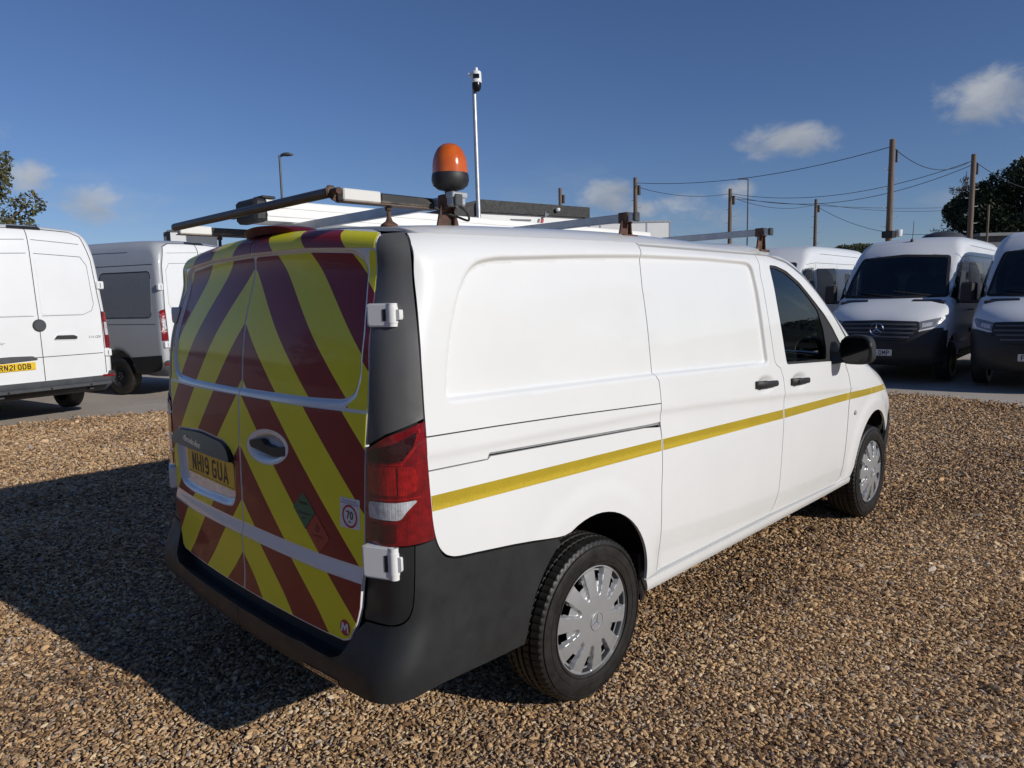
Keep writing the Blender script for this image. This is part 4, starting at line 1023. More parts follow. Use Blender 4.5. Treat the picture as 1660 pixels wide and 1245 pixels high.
# --- wheels
def make_tyre(seed=0):
    Rt = .333; prof = [(.214, -.088), (.222, -.098), (.245, -.104), (.285, -.104), (.312, -.098), (.322, -.092)]
    tread = []; hs = [-.086, -.060, -.058, -.050, -.048, -.022, -.020, -.011, -.009, .009, .011, .020, .022, .048, .050, .058, .060, .086]
    gro = {3: 1, 2: 1, 6: 1, 7: 1, 10: 1, 11: 1, 14: 1, 15: 1}
    for i, hgt in enumerate(hs):
        tread.append((Rt-.010*(hgt/.086)**4-(.008 if i in (2, 3, 6, 7, 10, 11, 14, 15) else 0), hgt))
    prof2 = prof+tread+[(r, -h) for r, h in prof[::-1]]; n = 280; K = len(prof2); V = []; Fc = []
    for k in range(n):
        a = 2*math.pi*k/n
        for i, (r, hgt) in enumerate(prof2):
            rr = r; aa = a
            if len(prof)-1 <= i <= len(prof)+len(tread):
                sh = 1 if abs(hgt) > .045 else 0
                if (k+(0 if hgt > 0 else 2)) % 4 == 0 and abs(hgt) > .015: rr -= .0055
                aa = a+hgt*.35*(1 if abs(hgt) < .05 else .6)
            if r in (.285, .245) and k % 2: rr += 0
            V.append((rr*math.cos(aa), hgt, rr*math.sin(aa)))
    for k in range(n):
        k2 = (k+1) % n
        for i in range(K-1): Fc.append((k*K+i, k*K+i+1, k2*K+i+1, k2*K+i))
    # raised rings on the side walls
    mb = MB(); mb.add(V, Fc)
    for sgn in (-1, 1):
        for r0, r1 in ((.300, .304), (.229, .233), (.262, .2635)):
            mb.lathe([(r0-.001, sgn*.1035), (r0, sgn*.1058), (r1, sgn*.1056), (r1+.001, sgn*.103)], (0, 0, 0), 'y', 96)
    return mb
def make_cover():
    nth, rs = 360, np.concatenate([np.linspace(0, .034, 4), np.linspace(.040, .080, 6), np.linspace(.085, .200, 36), [.203, .206, .209, .212, .214, .214]])
    K = len(rs); NS = 10; th = 2*math.pi*np.arange(nth)/nth; A, Rr = np.meshgrid(th, rs, indexing='ij')
    ang = np.abs(((A/(2*math.pi)*NS+.5) % 1)-.5); arcd = ang*2*math.pi*Rr/NS; sw = np.interp(Rr, [.08, .10, .14, .20], [.024, .0215, .0255, .0325])
    end = sm(.088, .104, Rr-(.010*(1-np.clip((arcd-sw)/.02, 0, 1))))*sm(.205, .199, Rr); g = sm(-.001, .005, arcd-sw)*end
    d = .026*np.clip(1-(Rr/.216)**2, 0, 1)**.7-g*np.interp(Rr, [.09, .13, .19, .2], [.010, .016, .022, .02])+.003*sm(.199, .206, Rr)
    d[:, -1] -= .016; d[Rr < .036] = .0265
    V = np.stack([Rr*np.cos(A), -d, Rr*np.sin(A)], -1).reshape(-1, 3); Fc = []
    hole = (g > .90) & (Rr > .145) & (Rr < .190)
    for k in range(nth):
        k2 = (k+1) % nth
        for j in range(K-1):
            if hole[k, j] and hole[k2, j] and hole[k, j+1] and hole[k2, j+1]: continue
            Fc.append((k*K+j, k2*K+j, k2*K+j+1, k*K+j+1))
    return V, Fc
TY = make_tyre(); CV = make_cover()
def make_wheel(x, sgn, tiltdeg):
    root = TY.build('wheel', ['rubber'], van, 40, False) if not hasattr(make_wheel, 't') else link(bpy.data.objects.new('wheel', make_wheel.t), van)
    make_wheel.t = root.data; root.location = (x, sgn*.842, .330); root.rotation_euler = (0, R(tiltdeg), 0 if sgn < 0 else math.pi)
    if not hasattr(make_wheel, 'c'):
        c = mesh_obj('wheel_cover', CV[0], CV[1], 'silver_cover', root, 55)
        mb = MB(); mb.lathe([(0, -.02), (.205, -.02), (.208, .05), (.205, .08)], (0, 0, 0), 'y', 48); mb.lathe([(.212, -.092), (.205, -.082), (.205, .08)], (0, 0, 0), 'y', 48); st = mb.build('steel_rim', ['steel_dark'], root, 40, False)
        e = MB(); ef = lambda u, v, d: (u, -.0272-d, v)
        e.lathe([(0, -.0270), (.034, -.0270), (.036, -.0300), (.038, -.0290), (.040, -.022)], (0, 0, 0), 'y', 40); star(e, ef, .0335, 1, .003, False); em = e.build('emblem', ['silver_cover', 'chrome'], root, 40, False)
        make_wheel.c = [c, st, em]; c.scale = (1.045, 1, 1.045); c.location = (0, -.088, 0); em.location = (0, -.088, 0); st.location = (0, 0, 0)
    else:
        for o in make_wheel.c:
            d = o.copy(); COL.objects.link(d); d.parent = root
    return root
make_wheel(0., -1, 12); make_wheel(3.2, -1, 40); make_wheel(0., 1, 5); make_wheel(3.2, 1, 25)
mb = MB(); mb.tube([(0, -.75, .33), (0, .75, .33)], .045, 12); mb.build('rear_axle', ['steel_dark'], van)
mb = MB(); mb.box((.36, -.915, .31), (.44, -.60, .50), 0, .006); mb.box((.395, -.90, .265), (.425, -.74, .32), 0, .006); mud = mb.build('mud_flap', ['rubber'], van); 

# --- roof equipment
P_, N_ = ROOF(VF, np.array([[-.78, -.1]]))
def pod():      # high-level brake light housing on the roof edge
    V = []; nu, nv = 24, 8
    for i in range(nu+1):
        u = -1+2*i/nu; w = math.sqrt(max(0, 1-u*u))
        for j in range(nv+1):
            t = j/nv; y = u*.20-.03; xx = -.800+.0508*(y/.9)**2+(-.075*w**.7)*(1-t)+(.16*w)*t; zz = float(ROOF(VF, np.array([[max(xx, -.79), y]]))[0][0][2])
            V.append((xx, y, max(zz, 1.888)-.004+.032*w*math.sin(math.pi*min(1, .30+.70*t))**.8 if 0 < i < nu else zz))
    Fc = [(i*(nv+1)+j, i*(nv+1)+j+1, (i+1)*(nv+1)+j+1, (i+1)*(nv+1)+j) for i in range(nu) for j in range(nv)]
    # lower lip
    b = len(V)
    for i in range(nu+1): x, y, z = V[i*(nv+1)]; V.append((x+.02, y, z-.03))
    Fc += [(i*(nv+1), (i+1)*(nv+1), b+i+1, b+i) for i in range(nu)]
    return mesh_obj('high_brake_light', V, Fc, 'maroon_gloss', van, 50)
pod()
def roof_z(x, y): return float(ROOF(VF, np.array([[x, y]]))[0][0][2])
def cross_bar(x, yr, zb, name='roof_bar', mats='aluminium', w=.030, hgt=.036):
    mb = MB(); yl = -yr
    mb.box((x-w/2, yr-.05, zb), (x+w/2, yl+.05, zb+hgt), 0, .003)
    o = mb.build(name, [mats], van)
    for sg in (-1, 1):
        y = yr if sg < 0 else yl; b = MB(); z0 = roof_z(x, y)
        # folded steel foot: upright plate tapering upwards, with a clamp over the bar
        b.prism([(-.050, z0-.012), (.050, z0-.004), (.030, zb+.006), (-.030, zb+.006)], lambda u, v, d: (x+u, y+d, v), -.004, .004)
        b.prism([(-.018, z0-.004), (.018, z0-.004), (.014, zb+.002), (-.014, zb+.002)], lambda u, v, d: (x+u*.3+d, y+u*1.2-sg*.0, v), .020, .026)
        b.box((x-w/2-.006, y-.024, zb-.006), (x-w/2-.001, y+.024, zb+hgt+.004), 0, .001); b.box((x+w/2+.001, y-.024, zb-.006), (x+w/2+.006, y+.024, zb+hgt+.004), 0, .001)
        b.box((x-w/2-.006, y-.024, zb+hgt+.001), (x+w/2+.006, y+.024, zb+hgt+.005), 0, .001)
        b.tube([(x-.03, y, zb-.012), (x+.03, y, zb-.012)], .006, 8)
        b.box((x-.055, y-.03 if sg < 0 else y-.01, z0-.016), (x+.055, y+.01 if sg < 0 else y+.03, z0-.004), 0, .003)
        b.build('foot_bracket', ['rust'], o)
        c = MB(); c.box((x-w/2-.002, (yr-.066 if sg < 0 else yl+.05), zb-.002), (x+w/2+.002, (yr-.05 if sg < 0 else yl+.066), zb+hgt+.002), 0, .003); c.build('bar_end_cap', ['grey_plastic'], o)
    return o
cross_bar(-.50, -.705, 1.945); cross_bar(.50, -.745, 1.948); cross_bar(1.70, -.80, 1.938)
# loading roller behind the rear bar
roll = MB(); roll.tube([(-.905, -.622, 1.972), (-.905, .690, 1.972)], .0165, 20)
roller = roll.build('loading_roller', ['roller_steel'], van, 40)
for sg, y, mm in ((-1, -.637, 0), (1, .705, 0)):
    b = MB(); zt, zb_ = 1.983, 1.941
    b.box((-.885, y-.020, zb_+.004), (-.742, y+.020, zt), 1, .004); b.box((-.7415, y-.020, zb_+.004), (-.52, y+.020, zt-.004), 0, .004)
    b.box((-.89, y-.024, zb_), (-.50, y+.024, zb_+.0035), 0, .001)
    b.build('roller_arm', ['worn_black', 'worn_white'], roller)
    e = MB(); sgn = -1 if y < 0 else 1
    e.prism([(-.926, 1.980), (-.915, 1.993), (-.897, 1.993), (-.876, 1.965), (-.878, 1.940), (-.90, 1.948), (-.924, 1.963)], lambda u, v, d: (u, y+.014*(-sgn)*0+d+(.021 if sgn < 0 else -.021), v), -.0035, .0035)
    e.tube([(-.905, y-sgn*.03, 1.972), (-.905, y+sgn*.026, 1.972)], .011, 12); e.build('end_plate', ['rust'], roller) if sgn < 0 else None
    f = MB(); xf, yf = -.70, y; zr = roof_z(xf, yf); f.tube([(xf, yf, zr+.01), (xf, yf, 1.94)], .007, 10); f.lathe([(0, .0), (.030, .0), (.029, .006), (.012, .018), (.008, .03)], (xf, yf, zr-.002), 'z', 20); f.tube([(xf, yf, 1.926), (xf, yf, 1.938)], .012, 6)
    f.build('rubber_foot', ['rust'], roller)
# pipe carrier: white ribbed box tube with a black end cap, on the bars to the left
pc = MB(); ya, yb_, za, zb2 = .36, .54, 1.988, 2.080
sec = [(ya, za), (ya, za+.018), (ya-.004, za+.021), (ya-.004, za+.030), (ya, za+.033), (ya, za+.056), (ya-.004, za+.059), (ya-.004, za+.066), (ya, za+.069), (ya, zb2-.006), (ya+.006, zb2), (yb_-.006, zb2), (yb_, zb2-.006), (yb_, za)]
pc.prism(sec, lambda u, v, d: (d, u, v), -.63, 2.35); tube = pc.build('pipe_carrier', ['white_box'], van, 30)
ec = MB(); ec.box((-.690, ya-.006, za-.006), (-.628, yb_+.010, zb2+.004), 0, .014); ec.box((-.650, ya+.0, zb2+.004), (-.585, yb_-.09, zb2+.016), 0, .004); ec.box((-.705, yb_-.04, za+.02), (-.68, yb_+.04, za+.045), 0, .006)
ec.build('end_cap', ['rubber_cap'], tube)
# amber beacon on a bracket at the right end of the rear bar
bx, by, bz = -.490, -.715, 2.012
bc = MB(); bc.lathe([(0, -.022), (.020, -.022), (.022, -.012), (.045, -.006), (.060, .006), (.0655, .022), (.0645, .038), (.0625, .046), (0, .046)], (bx, by, bz), 'z', 44); beacon = bc.build('beacon', ['black_plastic'], van, 30)
ln = MB(); prof = [(.0615, .046), (.0612, .058), (.0605, .074), (.0575, .094), (.051, .114), (.041, .131), (.026, .143), (.012, .148), (0, .149)]; n = 132; V_ = []; Fc = []; K = len(prof)
pp = catmull(prof, 4, False); K = len(pp)
for k in range(n):
    a = 2*math.pi*k/n
    for i, (r, h_) in enumerate(pp):
        rr = r-(.0014 if k % 2 else 0)*min(1, r/.03)-(.0006 if (i % 2 and h_ > .1) else 0); V_.append((bx+rr*math.cos(a), by+rr*math.sin(a), bz+h_))
Fc = [(k*K+i, ((k+1) % n)*K+i, ((k+1) % n)*K+i+1, k*K+i+1) for k in range(n) for i in range(K-1)]
mesh_obj('lens', V_, Fc, 'amber_lens', beacon, 60)
ibx = MB(); ibx.lathe([(.0, .048), (.030, .048), (.030, .10), (.02, .125), (0, .128)], (bx, by, bz), 'z', 20); ibx.build('lamp_core', ['sticker_orange_red'], beacon)
bk = MB(); bk.box((bx-.035, by-.05, bz-.040), (bx+.035, by-.012, bz-.020), 0, .003); bk.box((bx-.03, by-.045, bz-.065), (bx+.03, by+.03, bz-.024), 0, .004); bk.build('mounting_block', ['galvanised'], beacon)
cb = MB(); pts = catmull([(bx, by-.03, bz-.06), (bx+.02, by-.055, bz-.085), (bx+.035, by-.05, bz-.115), (bx+.01, by-.015, bz-.10), (bx-.03, by+.01, bz-.085), (bx-.06, by+.02, bz-.07)], 6, False); cb.tube(pts, .004, 8); cb.build('cable', ['wire_black'], beacon)
# ================================================================ large vans (x forward from the rear at 0 to the nose at 5.93)
def big_body():
    prof = [(.02, .45), (.0, .62), (.01, 1.1), (.035, 1.6), (.08, 2.1), (.13, 2.42), (.22, 2.56), (.42, 2.615), (1.2, 2.635), (2.6, 2.635), (3.4, 2.62), (3.85, 2.545), (4.22, 2.36), (4.45, 2.18), (4.85, 1.79),
            (5.14, 1.475), (5.30, 1.38), (5.62, 1.24), (5.80, 1.10), (5.88, .92), (5.93, .65), (5.90, .42), (5.75, .30), (5.0, .30), (3.0, .34), (1.0, .36), (.2, .38)]
    G = Grid(catmull(prof), -.5, 6.5, -.1, 3.0, .03, 1)
    wz = spl([.2, .5, .8, 1.1, 1.4, 1.8, 2.1, 2.4, 2.6, 2.8], [.95, .985, 1.0, 1.0, .985, .962, .94, .89, .84, .80])
    def W(x, z): return wz(z)-.08*np.clip((x-4.6)/1.3, 0, 1)**2-.03*sm(3.6, 4.6, x)*sm(1.5, 2.3, z)
    def F(x, y, z):
        ay = np.abs(y); front = .30*(ay/.98)**3*sm(4.6, 5.5, x)+.16*(ay/.9)**2*sm(3.6, 4.4, x)*sm(5.5, 4.8, x)
        xp = x-.03*(ay/.95)**2*sm(.8, .2, x)+front; zp = z+.05*(ay/.9)**2*sm(1.8, 2.3, z)
        Rr = .08+.06*sm(2.2, 2.5, z)+.04*sm(5.2, 5.7, x)
        return roundmax(G(xp, zp), ay-W(x, z), Rr)
    return F, W
BFn, BW = big_body()
BS = along(1, -1.15, 1.0); BR = along(0, -.15, 1.0); BFr = along(0, 6.1, -1.0); BT = along(2, 2.8, -1.0)
AXR, AXF = 1.26, 4.925
def big_shell(x, y, z):
    f = BFn(x, y, z); ay = np.abs(y)
    for cx in (AXR, AXF): f = np.maximum(f, -np.maximum(np.hypot(x-cx, z-.42)-.42, .66-ay))
    return f
def big_disp(P):
    x, z = P[:, 0], P[:, 2]; return np.zeros(len(P))
_WSN = [(-.87, 1.50), (-.84, 1.47), (0, 1.462), (.84, 1.47), (.87, 1.50), (.775, 2.10), (.74, 2.22), (0, 2.265), (-.74, 2.22), (-.775, 2.10)]
_SWN = [(3.86, 1.44), (4.86, 1.40), (4.95, 1.46), (4.66, 1.80), (4.36, 2.07), (4.26, 2.10), (3.86, 2.12)]
_bv, _bf = surface_nets(hollow(big_shell, (3.35, 0, .75), (5.20, .90, 2.20), .09, [(1, 2, _WSN, .035, lambda x, y, z: x > 4.0), (0, 2, _SWN, .035, lambda x, y, z: np.abs(y) > .7)]), (-.12, -1.08, .22), (6.06, 1.08, 2.76), .042)
_bc = _bv[_bf].mean(1); _binn = BFn(*_bc.T)
def both_sides(o): twin(o, o.parent); return o
def bwheel(parent, x, sgn, proto={}):
    if 't' not in proto:
        mb = MB(); mb.lathe([(.20, -.10), (.215, -.115), (.26, -.118), (.315, -.112), (.338, -.09), (.342, -.03), (.342, .03), (.338, .09), (.315, .112), (.22, .11)], (0, 0, 0), 'y', 40); w = mb.build('wheel', ['rubber'], parent, 40, False)
        mb = MB(); mb.lathe([(.212, -.105), (.20, -.085), (.16, -.075), (.15, -.06), (.085, -.062), (.075, -.085), (.0, -.088)], (0, 0, 0), 'y', 40); 
        for k in range(5):
            a = 2*math.pi*k/5; mb.tube([(.055*math.cos(a), -.08, .055*math.sin(a)), (.055*math.cos(a), -.102, .055*math.sin(a))], .010, 6)
        for k in range(16):
            a = 2*math.pi*k/16; mb.add([(r*math.cos(a+b), -.0765-.001, r*math.sin(a+b)) for r, b in ((.163, -.08), (.185, -.07), (.185, .07), (.163, .08))], [(0, 1, 2, 3)], 1)
        d = mb.build('rim', ['steel_dark', 'dark_inside'], w, 40, False); proto['t'] = w.data; proto['d'] = d.data
    else:
        w = link(bpy.data.objects.new('wheel', proto['t']), parent); d = link(bpy.data.objects.new('rim', proto['d']), w)
    w.location = (x, sgn*.875, .342); w.rotation_euler = (0, R(13*x), 0 if sgn < 0 else math.pi); return w
def bigvan(loc, yaw, label, group, rear='sprinter', glazed=True, paint='van_white', plate_rear=None, plate_front=None):
    root = tag(empty('parked_van', loc, yaw), label, 'van', group)
    if not hasattr(bigvan, 'body'):
        b = mesh_obj('body', _bv, _bf, ['van_white', 'black_plastic'], root, 40, ((_bc[:, 2] < .42) | ((np.abs(_bc[:, 1]) < .90) & (_bc[:, 0] > 3.3) & (_bc[:, 0] < 5.25) & (_bc[:, 2] > .70) & (_bc[:, 2] < 2.32) & (_binn < -.05)) | ((_bc[:, 2] < .90) & (_bc[:, 0] > 5.36))).astype(int)); bigvan.body = b.data
    else:
        me = bigvan.body
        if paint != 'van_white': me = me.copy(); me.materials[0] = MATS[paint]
        b = link(bpy.data.objects.new('body', me), root)
    for x in (AXR, AXF):
        for s in (-1, 1): bwheel(root, x, s)
    def P(name, mode, poly, m, off=.006, rim=.014, h=.06, both=False, par=root, holes=()):
        o = panel(name, BFn, mode, poly, m, par, holes, h, off, None, rim)
        if both: twin(o, par)
        return o
    mir = lambda half: list(half)+[(-a, b) for a, b in half[::-1]]
    # nose
    wsn = rounded([(-.87, 1.50), (-.84, 1.47), (0, 1.462), (.84, 1.47), (.87, 1.50), (.775, 2.10), (.74, 2.22), (0, 2.265), (-.74, 2.22), (-.775, 2.10)], .05)
    P('windscreen', BFr, wsn, 'cab_glass', .006, h=.07)
    ribbon('windscreen_border', BFn, BFr, [list(inset(wsn, .02))+[inset(wsn, .02)[0]]], .045, 'seam_dark', root, .0085)
    ribbon('wiper', BFn, BFr, [[(.05, 1.49), (-.62, 1.56)], [(.66, 1.49), (.02, 1.58)]], .022, 'seam_dark', root, .018)
    seats(root, 3.75, 1.30, (-.52, .12, .58), .78); steering_wheel(root, (4.62, -.52, 1.44), .2, R(-32))
    mb = MB(); mb.prism([(4.75, .85), (5.15, .85), (5.16, 1.40), (4.86, 1.43), (4.70, 1.30)], lambda u, v, d: (u, d, v), -.86, .86); mb.build('dashboard', ['cab_trim'], root, 30)
    mb = MB(); mb.prism([(-.86, .80), (.86, .80), (.84, 1.7), (.78, 2.26), (-.78, 2.26), (-.84, 1.7)], lambda u, v, d: (3.42+d, u, v), 0, .02); mb.build('bulkhead', ['bulkhead_grey'], root)
    for s in (-1, 1):
        P('cowl_vent', BFr, rounded([(s*.36, 1.405), (s*.82, 1.395), (s*.78, 1.428), (s*.38, 1.438)], .012), 'black_plastic', .005)
        hl = P('headlight', BFr, rounded([(s*.60, .965), (s*.64, .93), (s*.86, .985), (s*.93, 1.10), (s*.90, 1.13), (s*.62, 1.062)], .02), 'headlamp_glass', .008, h=.03)
        P('lamp_rim', BFr, rounded([(s*.66, .965), (s*.80, .995), (s*.80, 1.055), (s*.66, 1.035)], .015), 'lens_clear', .0095, h=.03, par=hl)
    bm_half = [(0, .335), (-.60, .335), (-.90, .38), (-.955, .50), (-.965, .80), (-.935, .96), (-.86, .955), (-.66, .905), (-.46, .74), (0, .72)]
    P('front_bumper', BFr, mir(bm_half[1:])[::1], 'grey_plastic' if rear != 'sprinter' else 'black_plastic', .012, h=.05)
    gr = P('grille', BFr, rounded([(-.50, .745), (.50, .745), (.64, .93), (.615, 1.065), (0, 1.085), (-.615, 1.065), (-.64, .93)], .03), 'black_plastic', .016, h=.04, holes=())
    for z, hw in ((.80, .50), (.87, .555), (.94, .60), (1.01, .585)):
        ribbon('grille_bar', BFn, BFr, [[(-hw, z-.002), (0, z+.006), (hw, z-.002)]], .026, 'grille_grey', gr, .034)
    Pn, Nn = BFr(BFn, np.array([[0., .955]])); mb = MB(); sx = Pn[0][0]+.066; star(mb, lambda u, v, d: (sx+d-.12*v*0, u, .935+v), .115, 0, .012); mb.build('emblem', ['chrome'], gr, 40, False)
    if plate_front is not None:
        Pp, _ = BFr(BFn, np.array([[0., .55]])); xx = Pp[0][0]+.022; number_plate('number_plate', plate_front, lambda u, v, d: (xx+d, u, .535+v), root, 'plate_white')
    # mirrors
    mbm = MB(); mbm.box((4.72, -1.27, 1.36), (4.86, -1.07, 1.72), 0, .03); mbm.box((4.74, -1.10, 1.36), (4.86, -.93, 1.42), 0, .015); mo = mbm.build('door_mirror', ['black_plastic'], root)
    mg_ = MB(); mg_.box((4.716, -1.255, 1.43), (4.719, -1.085, 1.70)); mg_.build('mirror_glass', ['dark_glass'], mo); m2_ = copy_tree(mo, root); m2_.scale = (1, -1, 1)
    # sides
    P('side_window', BS, rounded([(3.86, 1.44), (4.86, 1.40), (4.95, 1.46), (4.66, 1.80), (4.36, 2.07), (4.26, 2.10), (3.86, 2.12)], .04), 'door_glass', .005, both=True)
    if glazed:
        P('side_window', BS, rounded([(2.55, 1.40), (3.72, 1.42), (3.72, 2.10), (2.55, 2.12)], .05), 'dark_glass', .005, both=True)
        P('side_window', BS, rounded([(1.55, 1.62), (1.95, 1.62), (1.95, 2.0), (1.55, 2.0)], .05), 'dark_glass', .005, both=True)
    else:
        for x0, x1 in ((.30, 1.62), (1.72, 3.05)):
            P('blank_window', BS, rounded([(x0, 1.42), (x1, 1.42), (x1, 2.13), (x0, 2.13)], .09), 'blank_panel_shaded' if paint == 'van_white_shaded' else paint, -.004 if False else .004, rim=.004, both=True)
            o = ribbon('recess_edge', BFn, BS, [rounded([(x0, 1.42), (x1, 1.42), (x1, 2.13), (x0, 2.13)], .09)], .014, 'seam_dark', root, .0055); twin(o, root)
    sl_ = [[(3.80, .42), (3.80, 1.40), (3.79, 2.10), (3.74, 2.20)], [(2.45, .42), (2.45, 2.2)], [(4.98, .85), (5.0, 1.40)], [(.25, 2.22), (3.74, 2.22), (4.2, 2.18)], [(.20, 1.30), (2.45, 1.30)], [(.9, 2.40), (3.4, 2.42)]]
    o = ribbon('panel_seam', BFn, BS, sl_, .007, 'seam_dark', root, .0035); twin(o, root)
    P('side_cladding', BS, [(.10, .40), (.82, .40), (.83, .56), (.90, .69), (.10, .74)], 'black_plastic', .010, both=True)
    P('side_cladding', BS, [(1.70, .40), (4.50, .40), (4.50, .52), (1.70, .52)], 'black_plastic', .010, both=True)
    P('rubbing_strip', BS, [(.9, .80), (3.8, .80), (3.8, .88), (.9, .88)], 'black_plastic' , .010, both=True) if rear == 'sprinter' else None
    for x in (3.70, 3.92):
        mbh = MB(); y_ = float(BS(BFn, np.array([[x, 1.22]]))[0][0][1]); mbh.box((x-.10, y_-.035, 1.205), (x+.10, y_-.005, 1.24), 0, .008); oh = mbh.build('handle', ['black_plastic'], root); twin(oh, root)
    # tail
    P('rear_bumper', BR, rounded([(-.98, .40), (.98, .40), (.985, .62), (.93, .66), (.90, .585), (-.90, .585), (-.93, .66), (-.985, .62)], .03), 'grey_plastic', .055, rim=.09, h=.06)
    mbs = MB(); mbs.box((-.165, -.86, .455), (-.045, .86, .505), 0, .012); mbs.box((-.168, -.845, .462), (-.164, .845, .498), 0, .001)
    for y in (-.55, .0, .55): mbs.tube([(-.169, y, .48), (-.163, y, .48)], .016, 10, 1)
    for y in (-.6, .6): mbs.box((-.07, y-.03, .40), (.25, y+.03, .46), 0)
    mbs.build('rear_step', ['grey_plastic', 'dark_inside'], root)
    if paint != 'van_white':  # sunlit tail doors stay plain white over the shade-toned body
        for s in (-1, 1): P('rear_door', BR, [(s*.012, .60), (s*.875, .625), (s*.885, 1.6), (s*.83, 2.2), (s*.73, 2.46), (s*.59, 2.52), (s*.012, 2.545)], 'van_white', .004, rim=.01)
    o = ribbon('panel_seam', BFn, BR, [[(0, .59), (0, 2.56)], [(-.885, .62), (-.895, 1.6), (-.84, 2.2), (-.74, 2.47), (-.60, 2.53), (0, 2.555), (.60, 2.53), (.74, 2.47), (.84, 2.2), (.895, 1.6), (.885, .62)], [(-.86, .93), (.86, .93)]], .009, 'seam_dark', root, .004)
    for s in (-1, 1):
        P('door_pressing', BR, rounded([(s*.05, 1.53), (s*.62, 1.53), (s*.79, 1.66), (s*.76, 2.14), (s*.68, 2.22), (s*.05, 2.24)], .06), 'van_white', .0055, rim=.006)
        ribbon('recess_edge', BFn, BR, [[(s*.05, 1.52), (s*.62, 1.52), (s*.76, 1.58), (s*.80, 1.68), (s*.77, 2.14), (s*.69, 2.23), (s*.05, 2.25)], [(s*.04, 2.40), (s*.70, 2.37)]], .006, 'roof_grey', root, .004)
        tl = P('tail_light', BR, rounded([(s*.905, 1.00), (s*.985, 1.00), (s*.968, 1.54), (s*.90, 1.57)], .02), 'lens_red', .014, rim=.05, h=.04)
        P('lens', BR, rounded([(s*.915, 1.20), (s*.965, 1.20), (s*.955, 1.40), (s*.915, 1.40)], .012), 'lens_clear', .017, rim=.004, h=.04, par=tl)
        P('lens', BR, rounded([(s*.915, 1.42), (s*.955, 1.42), (s*.95, 1.52), (s*.915, 1.53)], .012), 'lens_red_bright', .017, rim=.004, h=.04, par=tl)
        for z, hz in ((.93, .055), (1.93, .045)):
            p1, n1 = BR(BFn, np.array([[s*.90, z]])); mbq = MB(); mbq.box((p1[0][0]-.03, min(s*.875, s*.985), z-hz), (p1[0][0]+.03, max(s*.875, s*.985), z+hz), 0, .010); mbq.box((p1[0][0]-.032, min(s*.925, s*.935), z-hz*.6), (p1[0][0]-.029, max(s*.925, s*.935), z+hz*.6), 1); mbq.build('hinge', ['van_white', 'dark_inside'], root)
        P('bumper_reflector', BR, [(s*.80, .565), (s*.965, .565), (s*.965, .60), (s*.80, .60)], 'lens_red', .06, rim=.01)
    p1, n1 = BR(BFn, np.array([[-.30, 1.23]])); mbh = MB(); mbh.lathe([(0, -.03), (.075, -.03), (.09, -.012), (.09, .0)], (BR(BFn, np.array([[0.0, 1.385]]))[0][0][0], 0.0, 1.385), 'x', 28); mbh.build('door_lock_cover', ['grey_plastic'], root)
    P('handle', BR, rounded([(-.17, 1.175), (-.49, 1.165), (-.50, 1.20), (-.45, 1.225), (-.22, 1.23)], .015), 'black_plastic', .02, rim=.03, h=.03)
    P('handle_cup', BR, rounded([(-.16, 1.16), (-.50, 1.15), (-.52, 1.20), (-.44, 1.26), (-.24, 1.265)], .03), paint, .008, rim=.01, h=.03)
    if rear == 'sprinter': P('plate_light_strip', BR, rounded([(.07, .905), (.14, .955), (.42, .965), (.86, .955), (.86, .90), (.5, .885)], .02), 'grey_plastic', .03, rim=.04, h=.04)
    P('camera_pod', BR, rounded([(-.22, 2.535), (.22, 2.535), (.20, 2.57), (-.20, 2.57)], .01), 'black_plastic', .02, rim=.04, h=.04)
    if plate_rear:
        pa, _ = BR(BFn, np.array([[.46, .80]])); xx = pa[0][0]-.014; number_plate('number_plate', plate_rear, lambda u, v, d: (xx-d, .37-u, .815+v), root)
        pb, _ = BR(BFn, np.array([[-.78, 1.20]])); xb = pb[0][0]-.010
        font_text('model_lettering', '314 CDI', .052, lambda u, v, d: (xb-d, -.755-u, 1.165+v), 'chrome', root, .2)
        pb2, _ = BR(BFn, np.array([[.72, 1.15]])); xb2 = pb2[0][0]-.010
        font_text('maker_lettering', 'Mercedes-Benz', .062, lambda u, v, d: (xb2-d, .62-u, 1.135+v), 'chrome', root, .25)
    mba = MB(); mba.tube([(3.86, 0, 2.52), (3.80, 0, 2.92)], .006, 6); mba.lathe([(0, 0), (.03, 0), (.035, .05), (.02, .09), (0, .1)], (3.88, 0, 2.49), 'z', 12); mba.build('aerial', ['black_plastic'], root)
    return root
vL = bigvan((.37, 9.384, 0), 1.776, 'white van seen from behind, yellow rear plate, at the left edge of the photo', None, 'sprinter', False, plate_rear='RN21 ODB')
vG = bigvan((3.474, 11.125, 0), 1.938, 'white van with its side in shade, second from the left, behind the chevron van', None, 'crafter', False, 'van_white_shaded')
GRP = 'white vans parked nose-on in the right-hand row'
def raise_roof(root, skip=('wheel', 'rim')):
    for o in list(root.children):
        if o.name.split('.')[0] in skip: continue
        for q in [o, *o.children]:
            if q.name.startswith('body'): q.data = q.data.copy()
            if q.get('raised_roof'): continue
            n = len(q.data.vertices); c = np.zeros(n*3, np.float32); q.data.vertices.foreach_get('co', c); c = c.reshape(-1, 3)
            if q.data.get('done'): continue
            c[:, 2] += .22*sm(1.75, 2.5, c[:, 2]); q.data.vertices.foreach_set('co', c.ravel()); q.data.update(); q.data['done'] = 1
raise_roof(vL); raise_roof(vG)
vB = bigvan((17.138, 1.826, 0), -3.105, 'white crew van facing us above the door mirror, with star grille and aerial', GRP, 'sprinter', True, plate_front='FX68 OMP')
vC = copy_tree(vB); vC.location = (17.038, -.49, 0); vC.rotation_euler = (0, 0, -3.10)
vC['label'] = 'white van facing us, cut off by the right edge of the photo'
